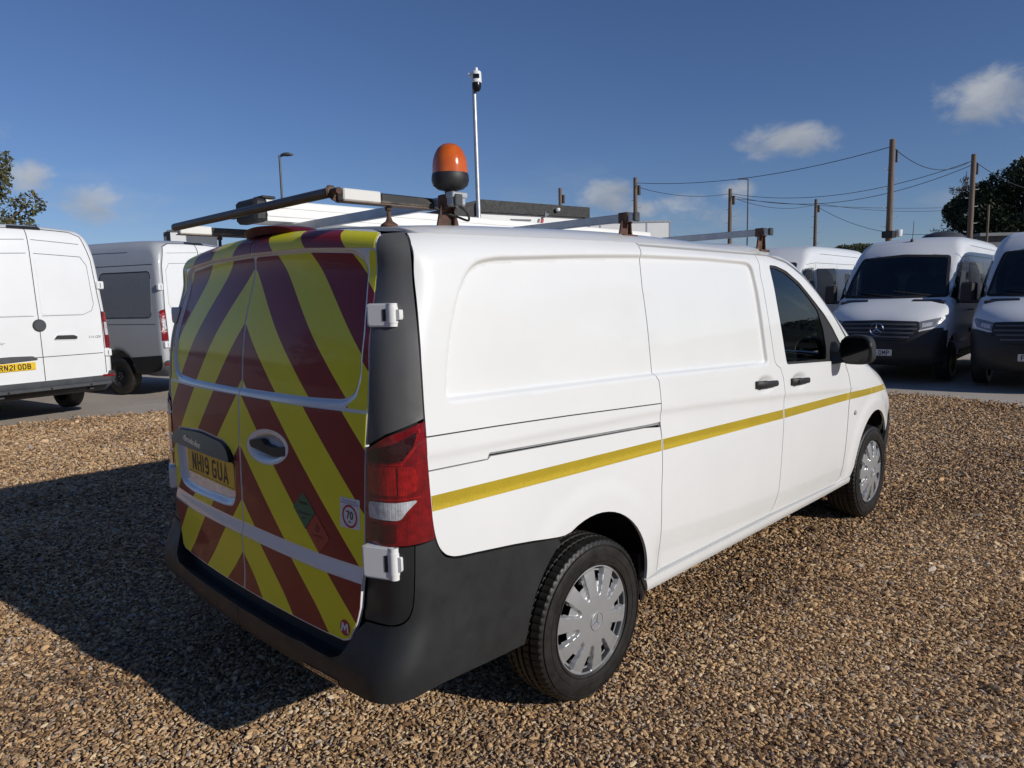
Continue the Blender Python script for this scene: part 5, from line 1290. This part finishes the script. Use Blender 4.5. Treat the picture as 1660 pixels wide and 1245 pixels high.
vA = copy_tree(vB); vA.location = (17.014, 4.60, 0); vA.rotation_euler = (0, 0, R(-178)); vA['label'] = 'white van half hidden behind the cab of the chevron van'
for v_ in (vC, vA):
    for ch in list(v_.children):
        if ch.name.startswith('number_plate'): bpy.data.objects.remove(ch)
        elif v_ is vA and ch.name.startswith('aerial'): bpy.data.objects.remove(ch)
pa, _ = BFr(BFn, np.array([[0., .55]])); xx_ = pa[0][0]+.022
number_plate('number_plate', 'F', lambda u, v, d: (xx_+d, u-.195 if abs(u) < .05 and d > .0004 else u, .535+v), vC, 'plate_white')
mbd = MB(); mbd.lathe([(0, .20), (.12, .19), (.30, .14), (.40, .05), (.42, 0.)], (0, 0, 0), 'z', 20)
for i_, v_ in enumerate(mbd.v): mbd.v[i_] = (v_[0]*1.0+1.9, v_[1]*1.1+.1, v_[2]+2.62)
mbd.build('roof_vent', ['grey_plastic'], vB)

# ================================================================ ground
EDGE_PTS = [(-14, 14.6), (-6, 11.6), (-.2, 9.49), (1.8, 8.79), (4.2, 7.3), (6.6, 4.8), (8.6, 2.6), (9.50, 1.6), (9.87, .8), (9.75, -.10), (9.62, -.74), (9.7, -4), (11.5, -12), (12, -20)]
mesh_obj('tarmac', [(-900, -900, -.030), (900, -900, -.030), (900, 900, -.030), (-900, 900, -.030)], [(0, 1, 2, 3)], 'tarmac', None, False)['kind'] = 'structure'
ep = catmull(EDGE_PTS, 14, False); ep = ep+np.stack([np.sin(np.arange(len(ep))*1.7), np.cos(np.arange(len(ep))*2.3)], 1)*.05
gpoly = list(map(tuple, ep))+[(-14, -20)]
gs = mesh_obj('gravel_yard', [(x, y, -.012) for x, y in gpoly], [tuple(range(len(gpoly)))], 'gravel_base', None, False); gs['kind'] = 'structure'
# loose stones
def pebble(seed):
    import bmesh
    r = np.random.default_rng(seed); bm = bmesh.new(); bmesh.ops.create_icosphere(bm, subdivisions=2 if seed % 3 else 1, radius=1.0)
    A = r.normal(size=(7, 3)); A /= np.linalg.norm(A, axis=1, keepdims=True); cut = r.uniform(.42, .85, 7); sc = np.array([r.uniform(1.0, 1.5), r.uniform(.62, .95), r.uniform(.38, .62)])
    for v in bm.verts:
        p = np.array(v.co); 
        for a, c in zip(A, cut):
            d = p@a
            if d > c: p = p-a*(d-c)*.96
        v.co = p*sc*r.uniform(.95, 1.05)
    me = bpy.data.meshes.new('pebble'); bm.to_mesh(me); bm.free(); me.materials.append(MATS['stone'])
    if seed % 4 == 0: me.polygons.foreach_set('use_smooth', np.ones(len(me.polygons), bool))
    return bpy.data.objects.new('pebble', me)
PEB = bpy.data.collections.new('pebbles')
for k in range(9): PEB.objects.link(pebble(k+1))
def stones():
    pts = []; sizes = []
    yaw = YAW; r = 1.15
    gp = np.array(gpoly)
    while r < 13.5:
        pitch = .0128*max(1, r/3.2)**.45; dr = pitch*.95; half = R(50); n = int(2*half*r/pitch)
        a = yaw-half+2*half*(np.arange(n)+RNG.uniform(0, 1, n))/n; rr = r+RNG.uniform(-.5, .5, n)*dr
        pts.append(np.stack([CAM_POS[0]+rr*np.cos(a), CAM_POS[1]+rr*np.sin(a)], 1)); sizes.append(np.full(n, pitch)); r += dr
    P = np.concatenate(pts); S = np.concatenate(sizes); sd = sdf_poly(P, gp)
    keep = (sd < .0) | (RNG.uniform(size=len(P)) < np.exp(-np.maximum(sd, 0)/.10)*.5); P = P[keep]; S = S[keep]; n = len(P)
    # leave out what the van body hides for good
    k = ~((P[:, 0] > .9) & (P[:, 0] < 3.9) & (P[:, 1] > -.2) & (P[:, 1] < 3.0)); P = P[k]; S = S[k]; n = len(P)
    sc = S*.60*np.exp(RNG.normal(0, .34, n)); big = RNG.uniform(size=n) < .012; sc[big] *= 1.7
    und = .010*np.sin(P[:, 0]*2.1+P[:, 1]*1.3)+.008*np.sin(P[:, 0]*-1.2+P[:, 1]*3.1)
    z = RNG.uniform(-.007, .003, n)*np.minimum(2, S/.0118)+und*.5
    me = bpy.data.meshes.new('loose_gravel'); me.vertices.add(n); me.vertices.foreach_set('co', np.concatenate([P, z[:, None]], 1).astype(np.float32).ravel())
    a = me.attributes.new('sc', 'FLOAT', 'POINT'); a.data.foreach_set('value', sc.astype(np.float32))
    a = me.attributes.new('rot', 'FLOAT_VECTOR', 'POINT'); a.data.foreach_set('vector', np.stack([RNG.normal(0, .36, n), RNG.normal(0, .36, n), RNG.uniform(0, 6.283, n)], 1).astype(np.float32).ravel())
    a = me.attributes.new('tone', 'FLOAT', 'POINT'); a.data.foreach_set('value', np.clip(RNG.beta(1.7, 2.0, n)+.07*np.sin(P[:, 0]*1.9+2*np.sin(P[:, 1]*1.3))*np.sin(P[:, 1]*2.3+P[:, 0])+.08*np.sin(P[:, 1]*3.3+.7*np.sin(P[:, 0]*.8))*np.sin(P[:, 0]*.9), 0, 1).astype(np.float32))
    a = me.attributes.new('grey', 'FLOAT', 'POINT'); a.data.foreach_set('value', np.where(RNG.uniform(size=n) < .13, RNG.uniform(.6, 1, n), RNG.uniform(0, .3, n)).astype(np.float32))
    a = me.attributes.new('pick', 'INT', 'POINT'); a.data.foreach_set('value', RNG.integers(0, 9, n).astype(np.int32))
    o = link(bpy.data.objects.new('loose_gravel', me)); o['kind'] = 'stuff'; o['label'] = 'brown angular gravel covering the yard'; o['category'] = 'gravel'
    ng = bpy.data.node_groups.new('scatter_gravel', 'GeometryNodeTree'); ng.interface.new_socket('Geometry', in_out='INPUT', socket_type='NodeSocketGeometry'); ng.interface.new_socket('Geometry', in_out='OUTPUT', socket_type='NodeSocketGeometry')
    N = ng.nodes; L = ng.links; gi = N.new('NodeGroupInput'); go = N.new('NodeGroupOutput'); ip = N.new('GeometryNodeInstanceOnPoints'); ci = N.new('GeometryNodeCollectionInfo')
    ci.inputs['Collection'].default_value = PEB; ci.inputs['Separate Children'].default_value = True; ci.inputs['Reset Children'].default_value = True
    def attr(nm, dt):
        q = N.new('GeometryNodeInputNamedAttribute'); q.data_type = dt; q.inputs['Name'].default_value = nm; return q.outputs[0]
    e2r = N.new('FunctionNodeEulerToRotation'); L.new(attr('rot', 'FLOAT_VECTOR'), e2r.inputs[0])
    L.new(gi.outputs[0], ip.inputs['Points']); L.new(ci.outputs[0], ip.inputs['Instance']); ip.inputs['Pick Instance'].default_value = True
    L.new(attr('pick', 'INT'), ip.inputs['Instance Index']); L.new(e2r.outputs[0], ip.inputs['Rotation']); L.new(attr('sc', 'FLOAT'), ip.inputs['Scale']); L.new(ip.outputs[0], go.inputs[0])
    m = o.modifiers.new('scatter', 'NODES'); m.node_group = ng
    print('stones', n)
stones()
# ================================================================ background
UP = np.array([0, 0, 1.])
def ground_under(p): return np.array([p[0], p[1], 0.])
# telegraph poles: (photo u, v of the top, depth)
POLES = [(1447, 226, 32., .135, 'tall telegraph pole rising behind the crew van, with a camera box low down'), (1579, 250, 36., .13, 'telegraph pole in front of the dark tree on the right'),
         (1323, 323, 56., .13, 'short-looking telegraph pole above the white van roofs, nearest the hill'), (1184, 306, 46., .13, 'telegraph pole just left of the slim right-hand street lamp'),
         (1030, 288, 42., .13, 'telegraph pole rising above the middle roof bar'), (908, 305, 48., .13, 'telegraph pole showing over the black fascia of the office')]
TOPS = []
for u, v, d, r0, lab in POLES:
    top = at(u, v, d); base = ground_under(top); H = top[2]; root = tag(empty('telegraph_pole', base), lab, 'pole', 'wooden telegraph poles')
    mb = MB(); mb.tube([(0, 0, -.3), (0, 0, H*.5), (0, 0, H)], [r0*1.12, r0*1.02, r0*.9], 14); mb.build('shaft', ['pole_wood'], root, 40)
    st = MB()
    for k in range(9):
        z = H-.9-.42*k; a = YAW+math.pi/2*(1 if k % 2 else -1); dx, dy = math.cos(a), math.sin(a); st.tube([(dx*r0*.8, dy*r0*.8, z), (dx*(r0+.20), dy*(r0+.20), z), (dx*(r0+.21), dy*(r0+.21), z+.06)], .018, 6)
    st.build('step_iron', ['galvanised'], root)
    bx_ = MB(); a = YAW-math.pi/2; bx_.tube([(math.cos(a)*(r0+.08), math.sin(a)*(r0+.08), H-1.0), (math.cos(a)*(r0+.08), math.sin(a)*(r0+.08), H-.45)], .10 if d > 40 else .05, 10); bx_.build('junction_box', ['black_plastic'], root)
    if d < 33:
        k_ = MB(); z = at(u, 375, d)[2]; k_.box((-.24, -.24, z-.25), (.24, .24, z+.05), 0, .02); q = MB(); 
        k_.tube([(.2*math.cos(a), .2*math.sin(a), z-.1), (.62*math.cos(a), .62*math.sin(a), z-.1)], .05, 8); k_.build('camera_box', ['black_plastic'], root)
        q.lathe([(0, -.22), (.13, -.20), (.16, -.1), (.16, .1), (0, .12)], (.45*math.cos(a), .45*math.sin(a), z), 'z', 14); q.build('camera_dome', ['van_white'], root)
    TOPS.append(top)
def wire(p, q, sag, lab, r=.016):
    p = np.array(p, float); q = np.array(q, float); t = np.linspace(0, 1, 24); P = [p+(q-p)*x-UP*sag*4*x*(1-x) for x in t]
    mb = MB(); mb.tube(P, r, 6); tag(mb.build('overhead_wire', ['wire_black'], None, 40), lab, 'wire', 'overhead wires')
T_ = lambda i, dz=.3: TOPS[i]-UP*dz
wire(T_(4), T_(0), .55, 'topmost wire, running from the middle pole to the tallest pole')
wire(T_(4, .5), T_(3, .3), .35, 'wire from the pole over the roof bar to the pole beside the lamp')
wire(T_(3), T_(1), .9, 'upper of the two close wires crossing behind the tallest pole')
wire(T_(3, .42), T_(1, .5), 1.15, 'lower of the two close wires crossing behind the tallest pole')
wire(T_(3, .6), at(1640, 330, 60), .5, 'thin wire running level behind the tallest pole')
wire(T_(2), at(1600, 335, 58), .5, 'wire from the farthest pole towards the dark tree')
wire(T_(2, .4), T_(3, .5), .5, 'wire linking the farthest pole to the pole beside the lamp')
wire(T_(2, .5), at(1530, 378, 46), .8, 'wire dropping from the farthest pole to the van roofs')
wire(T_(0), T_(1, .25), .75, 'sagging wire from the tallest pole to the pole by the tree')
wire(T_(1), at(1690, 310, 40), .3, 'wire leaving the right-hand pole over the dark tree')
# street lamps
def street_lamp(u, v, d, lab, side, flat):
    top = at(u, v, d); base = ground_under(top); H = top[2]; root = tag(empty('street_lamp', base), lab, 'street lamp', 'street lamps')
    mb = MB(); mb.tube([(0, 0, 0), (0, 0, 1.6), (0, 0, 1.62), (0, 0, H)], [.085, .085, .06, .045], 12); mb.build('column', ['lamp_grey'], root, 40)
    dx, dy = _r2[0]*side, _r2[1]*side; mb = MB()
    mb.tube([(0, 0, H-.05), (dx*.18, dy*.18, H)], .035, 8)
    if flat: mb.prism([(.1, -.03), (.75, -.02), (.75, .04), (.1, .06)], lambda a, b, c: (dx*a-dy*c, dy*a+dx*c, H+b), -.12, .12)
    else:
        V = []; n = 14
        for i in range(9):
            t = i/8; w = .16*math.sin(math.pi*min(max(t*.9+.06, 0), 1))**.6; x = .06+.52*t
            for k in range(n): a = 2*math.pi*k/n; V.append((dx*x-dy*w*math.cos(a), dy*x+dx*w*math.cos(a), H+.02+.07*t*(1-t)+w*.5*math.sin(a)))
        mb.add(V, [(i*n+k, i*n+(k+1) % n, (i+1)*n+(k+1) % n, (i+1)*n+k) for i in range(8) for k in range(n)]+[tuple(range(n)), tuple(range(9*n-1, 8*n-1, -1))])
    mb.build('lantern', ['lamp_grey'], root, 40)
street_lamp(453, 252, 30., 'grey street lamp with a rounded head above the roof rack', 1, False)
street_lamp(1213, 290, 52., 'slim flat-headed street lamp between two telegraph poles', -1, True)
# camera mast
top = at(768, 128, 13.8); base = ground_under(at(778, 350, 13.8)); lean = top-np.array([base[0], base[1], top[2]])
root = tag(empty('camera_mast', base), 'tall slim white mast with a domed security camera on top', 'camera mast')
mb = MB(); mb.tube([(0, 0, 0), (lean[0], lean[1], top[2])], [.052, .040], 14); mb.build('mast', ['galvanised'], root, 40)
hx = np.array([lean[0], lean[1], top[2]]); rt = np.array([_r2[0], _r2[1], 0]); cpos = hx+rt*.055+np.array([-_fw[0], -_fw[1], 0])*.08
mb = MB(); mb.lathe([(0, .18), (.03, .18), (.035, .12), (.085, .11), (.095, .09), (.10, -.09), (.098, -.10), (0, -.10)], cpos, 'z', 24); mb.tube([hx-UP*.03, cpos], .025, 8); mb.tube([hx+UP*.05, hx-rt*.10+UP*.09], .03, 8); c_ = mb.build('camera_body', ['van_white'], root, 40)
mb = MB(); mb.lathe([(.085, -.10), (.09, -.14), (.085, -.20), (.06, -.245), (.03, -.262), (0, -.266)], cpos, 'z', 24); mb.build('camera_dome', ['black_gloss'], root, 40)
vv_ = -_fw.copy(); vv_[2] = 0; vv_ /= np.linalg.norm(vv_); mb = MB()
mb.prism(rounded([(-.06, -.035), (.06, -.035), (.06, .045), (-.06, .045)], .012), lambda u, v, d: tuple(cpos+rt*u+UP*v+vv_*d), .070, .103); mb.build('camera_window', ['black_gloss'], root)
# office with black fascia
A0 = at(779, 323, 27.); B0 = at(956, 333, 29.9); d_ = B0-A0; d_[2] = 0; Lw = np.linalg.norm(d_); ex = d_/Lw; ey = np.array([-ex[1], ex[0], 0]); ey = ey if ey@_fw > 0 else -ey
root = tag(empty('office_building', (A0[0], A0[1], 0)), 'small white office with a deep black fascia behind the van roof', 'building'); Hb = A0[2]
fb_ = lambda u, v, w: tuple(ex*u+ey*w+UP*v)
mb = MB(); mb.prism([(0.02, 0), (Lw-.25, 0), (Lw-.25, Hb-.47), (.02, Hb-.47)], fb_, .15, 6.0); mb.build('wall', ['wall_white'], root)
mb = MB(); mb.prism([(0, Hb-.46), (Lw, Hb-.46), (Lw, Hb-.04), (.02, Hb)], fb_, 0, 6.2); mb.prism([(Lw-.25, 0), (Lw, 0), (Lw, Hb-.463), (Lw-.25, Hb-.463)], fb_, .0, 6.2); mb.prism([(-1.2, 0), (0, 0), (0, Hb-.02), (-1.2, Hb-.35)], fb_, .3, 6.0)
fa = mb.build('fascia', ['fascia_black'], root)
mb = MB(); mb.prism([(Lw*.56, Hb-.56), (Lw*.60, Hb-.43), (Lw*.56, Hb-.32)], fb_, -.03, -.005); mb.build('arrow_sign', ['headlamp_glass'], root)
mb = MB(); mb.prism([(Lw*.50, Hb-.92), (Lw*.515, Hb-.92), (Lw*.535, Hb-.60), (Lw*.52, Hb-.60)], fb_, .11, .145, 0); mb.prism([(Lw*.53, Hb-.92), (Lw*.55, Hb-.92), (Lw*.57, Hb-.60), (Lw*.55, Hb-.60)], fb_, .11, .145, 1); mb.prism([(Lw*.27, Hb-.70), (Lw*.45, Hb-.70), (Lw*.45, Hb-.64), (Lw*.27, Hb-.66)], fb_, .11, .145, 0); mb.build('wall_sign', ['roof_grey', 'sticker_red'], root)
mb = MB(); c0 = np.array(fb_(Lw*.67, Hb-.22, -.12)); mb.tube([c0-ey*(-.12), c0], .03, 6); mb.lathe([(0, -.08), (.08, -.06), (.1, .0), (.08, .05), (0, .06)], c0, 'z', 10); mb.build('wall_camera', ['van_white'], root)
# white box lorry body behind the bars
def boxlorry(u0, u1, v, d, lab, H0=None, depth=2.4):
    a = at(u0, v, d); b = at(u1, v, d); H = a[2]; ex_ = b-a; ex_[2] = 0; L0 = np.linalg.norm(ex_); ex_ /= L0; ey_ = np.array([-ex_[1], ex_[0], 0]); ey_ = ey_ if ey_@_fw > 0 else -ey_
    root = tag(empty('box_lorry', (a[0], a[1], 0)), lab, 'lorry'); f = lambda x, z, w: tuple(ex_*x+ey_*w+UP*z)
    mb = MB(); mb.prism([(0, 1.1), (L0, 1.1), (L0, H), (0, H)], f, 0, depth); bd = mb.build('box_body', ['wall_white'], root)
    mb = MB()
    for x in np.linspace(0, L0, 5): mb.prism([(x-.03, 1.05), (x+.03, 1.05), (x+.03, H+.01), (x-.03, H+.01)], f, -.012, -.002)
    mb.prism([(0, H-.06), (L0, H-.06), (L0, H+.02), (0, H+.02)], f, -.03, -.013); mb.build('edge_trim', ['aluminium'], bd)
    mb = MB(); mb.prism([(.1, .55), (L0-.1, .55), (L0-.1, 1.1), (.1, 1.1)], f, .2, depth-.2)
    mb.build('chassis', ['steel_dark'], root)
    for x in (.8, L0-.9):
        for w in (.12, depth-.12):
            mb = MB(); mb.lathe([(.2, -.12), (.42, -.12), (.44, 0), (.42, .12), (.2, .12)], (0, 0, 0), 'y', 24); wv = []
            for p in mb.v: wv.append(tuple(ex_*(x+p[0])+ey_*(w+p[1])+UP*(.44+p[2])))
            mb.v = wv; mb.build('wheel', ['rubber'], root, 40)
    return root
boxlorry(935, 1086, 361, 30., 'white box lorry body showing behind the middle roof bar')
# hut with grey roof and white wall behind the second van on the left
f0 = lambda x, z, w: tuple(np.array([_r2[0], _r2[1], 0])*x+np.array([_fw[0], _fw[1], 0])*w+UP*z)
root = tag(empty('site_cabin', ground_under(at(300, 375, 26.))), 'grey lean-to against a white cabin, behind the left-hand vans', 'building'); z1 = at(300, 376, 26.)[2]
f = lambda x, z, w: tuple(np.array([math.cos(R(62)), math.sin(R(62)), 0])*x+np.array([-math.sin(R(62)), math.cos(R(62)), 0])*w+UP*z)
mb = MB(); mb.prism([(0, 0), (4.3, 0), (4.3, z1), (0, z1)], f, 0, .5); mb.build('wall', ['wall_white'], root)
mb = MB(); mb.prism([(-.80, 0), (-.05, 0), (-.05, z1+.20), (-.20, z1+.20), (-.80, z1-.0)], f0, -.0, 3); mb.build('lean_to', ['roof_grey'], root)
mb = MB(); mb.prism([(-.045, z1+.003), (4.4, z1+.003), (4.4, z1+.06), (-.045, z1+.06)], f, -.10, .6); mb.build('roof_edge', ['wall_grey'], root)
f = f0
# dark shed at the right edge
q0 = ground_under(at(1590, 385, 38.)); zz = at(1620, 383, 38.)[2]
root = tag(empty('dark_shed', q0), 'long dark grey shed under the trees behind the right-hand vans', 'building')
mb = MB(); mb.prism([(0, 0), (14, 0), (14, zz), (0, zz)], f, 0, 8); mb.build('wall', ['wall_grey'], root)
mb = MB(); mb.prism([(-.3, zz+.003), (14.3, zz+.003), (14.3, zz+.16), (-.3, zz+.16)], f, -.4, 8.4); mb.build('roof', ['roof_grey'], root)
q1 = at(1603, 332, 34.); mb = MB(); mb.tube([(q1[0], q1[1], 0), tuple(q1)], .05, 10); tag(mb.build('thin_post', ['pole_wood'], None, 40), 'thin bare post in front of the dark tree at the right', 'post')

# ---------------------------------------------------------------- trees
def leaf_cloud(cents, rads, n, size, rng, flat=.85):
    w = np.array([r[0]*r[1]*r[2] if hasattr(r, '__len__') else r**3 for r in rads]); w = w**.75; w /= w.sum(); idx = rng.choice(len(cents), n, p=w)
    C = np.array(cents)[idx]; Rr = np.array([r if hasattr(r, '__len__') else (r, r, r*flat) for r in rads])[idx]
    d = rng.normal(size=(n, 3)); d /= np.linalg.norm(d, axis=1, keepdims=True); rad = rng.uniform(.45, 1.08, n)**.6
    P = C+d*Rr*rad[:, None]
    a = rng.normal(size=(n, 3)); a /= np.linalg.norm(a, axis=1, keepdims=True); b = np.cross(a, rng.normal(size=(n, 3))); b /= np.linalg.norm(b, axis=1, keepdims=True)
    s = size*np.exp(rng.normal(0, .3, n))[:, None]; V = np.stack([P-a*s, P+b*s*.45, P+a*s, P-b*s*.45], 1).reshape(-1, 3); Fc = np.arange(4*n).reshape(-1, 4)
    return V, Fc
def quads_obj(name, V, Fc, m, parent):
    me = bpy.data.meshes.new(name); n = len(Fc); k = Fc.shape[1]; me.vertices.add(len(V)); me.vertices.foreach_set('co', V.astype(np.float32).ravel()); me.loops.add(n*k); me.loops.foreach_set('vertex_index', Fc.astype(np.int32).ravel())
    me.polygons.add(n); me.polygons.foreach_set('loop_start', np.arange(0, n*k, k, dtype=np.int32)); me.update(calc_edges=True); me.materials.append(MATS[m]); return link(bpy.data.objects.new(name, me), parent)
def broad_tree(base, H, width, lab, leafm, n, size, seed, lobes=26, low=.22, grp=None, name='broadleaf_tree'):
    rng = np.random.default_rng(seed); root = tag(empty(name, base), lab, 'tree', grp); mb = MB(); mb.tube([(0, 0, -.2), (.05, .03, H*.25), (-.05, .1, H*.55), (0, 0, H*.8)], [H*.030, H*.024, H*.015, H*.006], 10)
    cents = []; rads = []
    for k in range(lobes):
        a = rng.uniform(0, 6.283); zz_ = rng.uniform(low, .93); prof = math.sin(math.pi*min(1, (zz_-low*.6)/(1.04-low*.6)))**.6; rr = width*.5*prof*rng.uniform(.35, 1.0)
        c = np.array([math.cos(a)*rr, math.sin(a)*rr, H*zz_]); cents.append(c); rads.append(width*rng.uniform(.10, .19))
        s0 = np.array([0, 0, H*max(.15, zz_-.25)]); m_ = (s0+c)/2+np.array([0, 0, H*.03]); mb.tube([s0, m_, c], [H*.010, H*.006, H*.002], 6)
    mb.build('trunk', ['bark'], root, 60)
    V, Fc = leaf_cloud(cents, rads, n, size, rng); quads_obj('crown', V, Fc, leafm, root); return root
broad_tree(ground_under(at(1662, 300, 46.)), at(1662, 258, 46.)[2], 8.5, 'large dark leafy tree at the right edge behind the vans', 'leaf_dark', 46000, .115, 3, 48, .12)
broad_tree(ground_under(at(1760, 300, 50.)), at(1700, 262, 50.)[2], 10., 'dark leafy tree touching the right edge beside the larger one', 'leaf_dark', 20000, .15, 4, 34, .12)
broad_tree(ground_under(at(1603, 300, 52.)), at(1603, 285, 52.)[2], 4.6, 'smaller dark tree between the two right-hand poles and the big tree', 'leaf_dark', 18000, .11, 9, 26, .15)
broad_tree(ground_under(at(-52, 300, 20.)), at(-25, 228, 20.)[2], 3.6, 'autumn-tinged tree at the left edge above the white van', 'leaf_autumn', 15000, .058, 5, 40, .25)
# feathery larch, thin drooping branches
def larch(base, H, width, lab, seed):
    rng = np.random.default_rng(seed); root = tag(empty('larch_tree', base), lab, 'tree'); mb = MB(); mb.tube([(0, 0, -.2), (0, 0, H*.5), (0, 0, H)], [.16, .10, .02], 8); C = []
    for k in range(54):
        z = H*rng.uniform(.12, .97); L0 = width*.5*(1.08-z/H)**.75*rng.uniform(.7, 1.15); a = rng.uniform(0, 6.283); e = np.array([math.cos(a)*L0, math.sin(a)*L0, z-L0*.18+.1]); m_ = np.array([math.cos(a)*L0*.5, math.sin(a)*L0*.5, z-L0*.18])
        mb.tube([(0, 0, z), m_, e], [.035, .02, .008], 5)
        for t in np.linspace(.25, 1, 16):
            p = (np.array([0, 0, z])*(1-t)**2+2*t*(1-t)*m_+e*t*t)
            for q in range(5): C.append(p+rng.normal(0, .10, 3)-[0, 0, abs(rng.normal(0, .16))])
    mb.build('trunk', ['bark'], root, 60); C = np.array(C); n = len(C); a = rng.normal(size=(n, 3))*[.6, .6, 1]; a /= np.linalg.norm(a, axis=1, keepdims=True); b = np.cross(a, rng.normal(size=(n, 3))); b /= np.linalg.norm(b, axis=1, keepdims=True)
    s = .15; V = np.stack([C-a*s, C+b*s*.22, C+a*s, C-b*s*.16], 1).reshape(-1, 3); quads_obj('crown', V, np.arange(4*n).reshape(-1, 4), 'needle', root)
larch(ground_under(at(1566, 300, 50.)), at(1566, 278, 50.)[2], 6.2, 'thin feathery larch behind the right-hand telegraph pole', 8)
# wooded hills all round
def hills():
    n, rows = 360, 7; V = []; Fc = []; rng = np.random.default_rng(2); ph = rng.uniform(0, 6.28, 12); ahill = math.atan2(*(view_dir(1392, 420)[[1, 0]]))
    for i in range(n):
        a = 2*math.pi*i/n; base_h = 9+2.5*math.sin(2*a+ph[0])+1.8*math.sin(5*a+ph[1])+1.2*math.sin(11*a+ph[2])
        da = (a-ahill+math.pi) % (2*math.pi)-math.pi; base_h += 9.0*math.exp(-(da/.038)**4)
        for j in range(rows):
            t = j/(rows-1); r = 260+t*90; h = base_h*math.sin(math.pi*.5*min(1, t*1.3)); V.append((r*math.cos(a), r*math.sin(a), h-1.0))
    Fc = [(i*rows+j, ((i+1) % n)*rows+j, ((i+1) % n)*rows+j+1, i*rows+j+1) for i in range(n) for j in range(rows-1)]
    o = mesh_obj('hills', V, Fc, 'leaf_hill', None, True); o['kind'] = 'structure'
    # woodland on the crest
    C = []; Rr = []
    for i in range(2600):
        a = rng.uniform(0, 2*math.pi) if i > 300 else ahill+rng.normal(0, .05); da = (a-ahill+math.pi) % (2*math.pi)-math.pi
        bh = 9+2.5*math.sin(2*a+ph[0])+1.8*math.sin(5*a+ph[1])+1.2*math.sin(11*a+ph[2])+9.0*math.exp(-(da/.038)**4); t = rng.uniform(.2, .9); r = 260+t*90
        C.append((r*math.cos(a), r*math.sin(a), bh*math.sin(math.pi*.5*min(1, t*1.3))-.5)); s = rng.uniform(.9, 2.0); Rr.append((s*1.3, s*1.3, s*.8))
    V, Fc = leaf_cloud(C, Rr, 70000, .5, rng); w = quads_obj('far_woodland', V, Fc, 'leaf_hill', None); w['kind'] = 'stuff'; w['label'] = 'distant green woodland on the low hills'; w['category'] = 'woodland'
hills()
# unseen wooded bank added behind the camera to cut low sky light
def bank():
    rng = np.random.default_rng(21); a0 = YAW+R(70); a1 = YAW+R(290); n = 90; V = []
    for i in range(n+1):
        a = a0+(a1-a0)*i/n; e = min(1, i/8, (n-i)/8); h = (7.0+1.6*math.sin(7*a)+1.1*math.sin(17*a+1))*e
        for r, k in ((44, 0), (50, .75), (58, 1.0), (70, .9)): V.append((CAM_POS[0]+r*math.cos(a), CAM_POS[1]+r*math.sin(a), h*k-.2))
    o = mesh_obj('sky_screen_bank', V, [(i*4+j, (i+1)*4+j, (i+1)*4+j+1, i*4+j+1) for i in range(n) for j in range(3)], 'leaf_hill', None, True); o['kind'] = 'structure'
    C = []; Rr = []
    for k in range(420):
        a = rng.uniform(a0+.1, a1-.1); r = rng.uniform(46, 62); C.append((CAM_POS[0]+r*math.cos(a), CAM_POS[1]+r*math.sin(a), rng.uniform(1.5, 10.5))); s = rng.uniform(1.2, 2.6); Rr.append((s, s, s))
    V, Fc = leaf_cloud(C, Rr, 26000, .45, rng); w = quads_obj('sky_screen_trees', V, Fc, 'leaf_dark', None); w['kind'] = 'stuff'; w['label'] = 'unseen belt of dark trees added round the yard to cut sky light'; w['category'] = 'woodland'
bank()
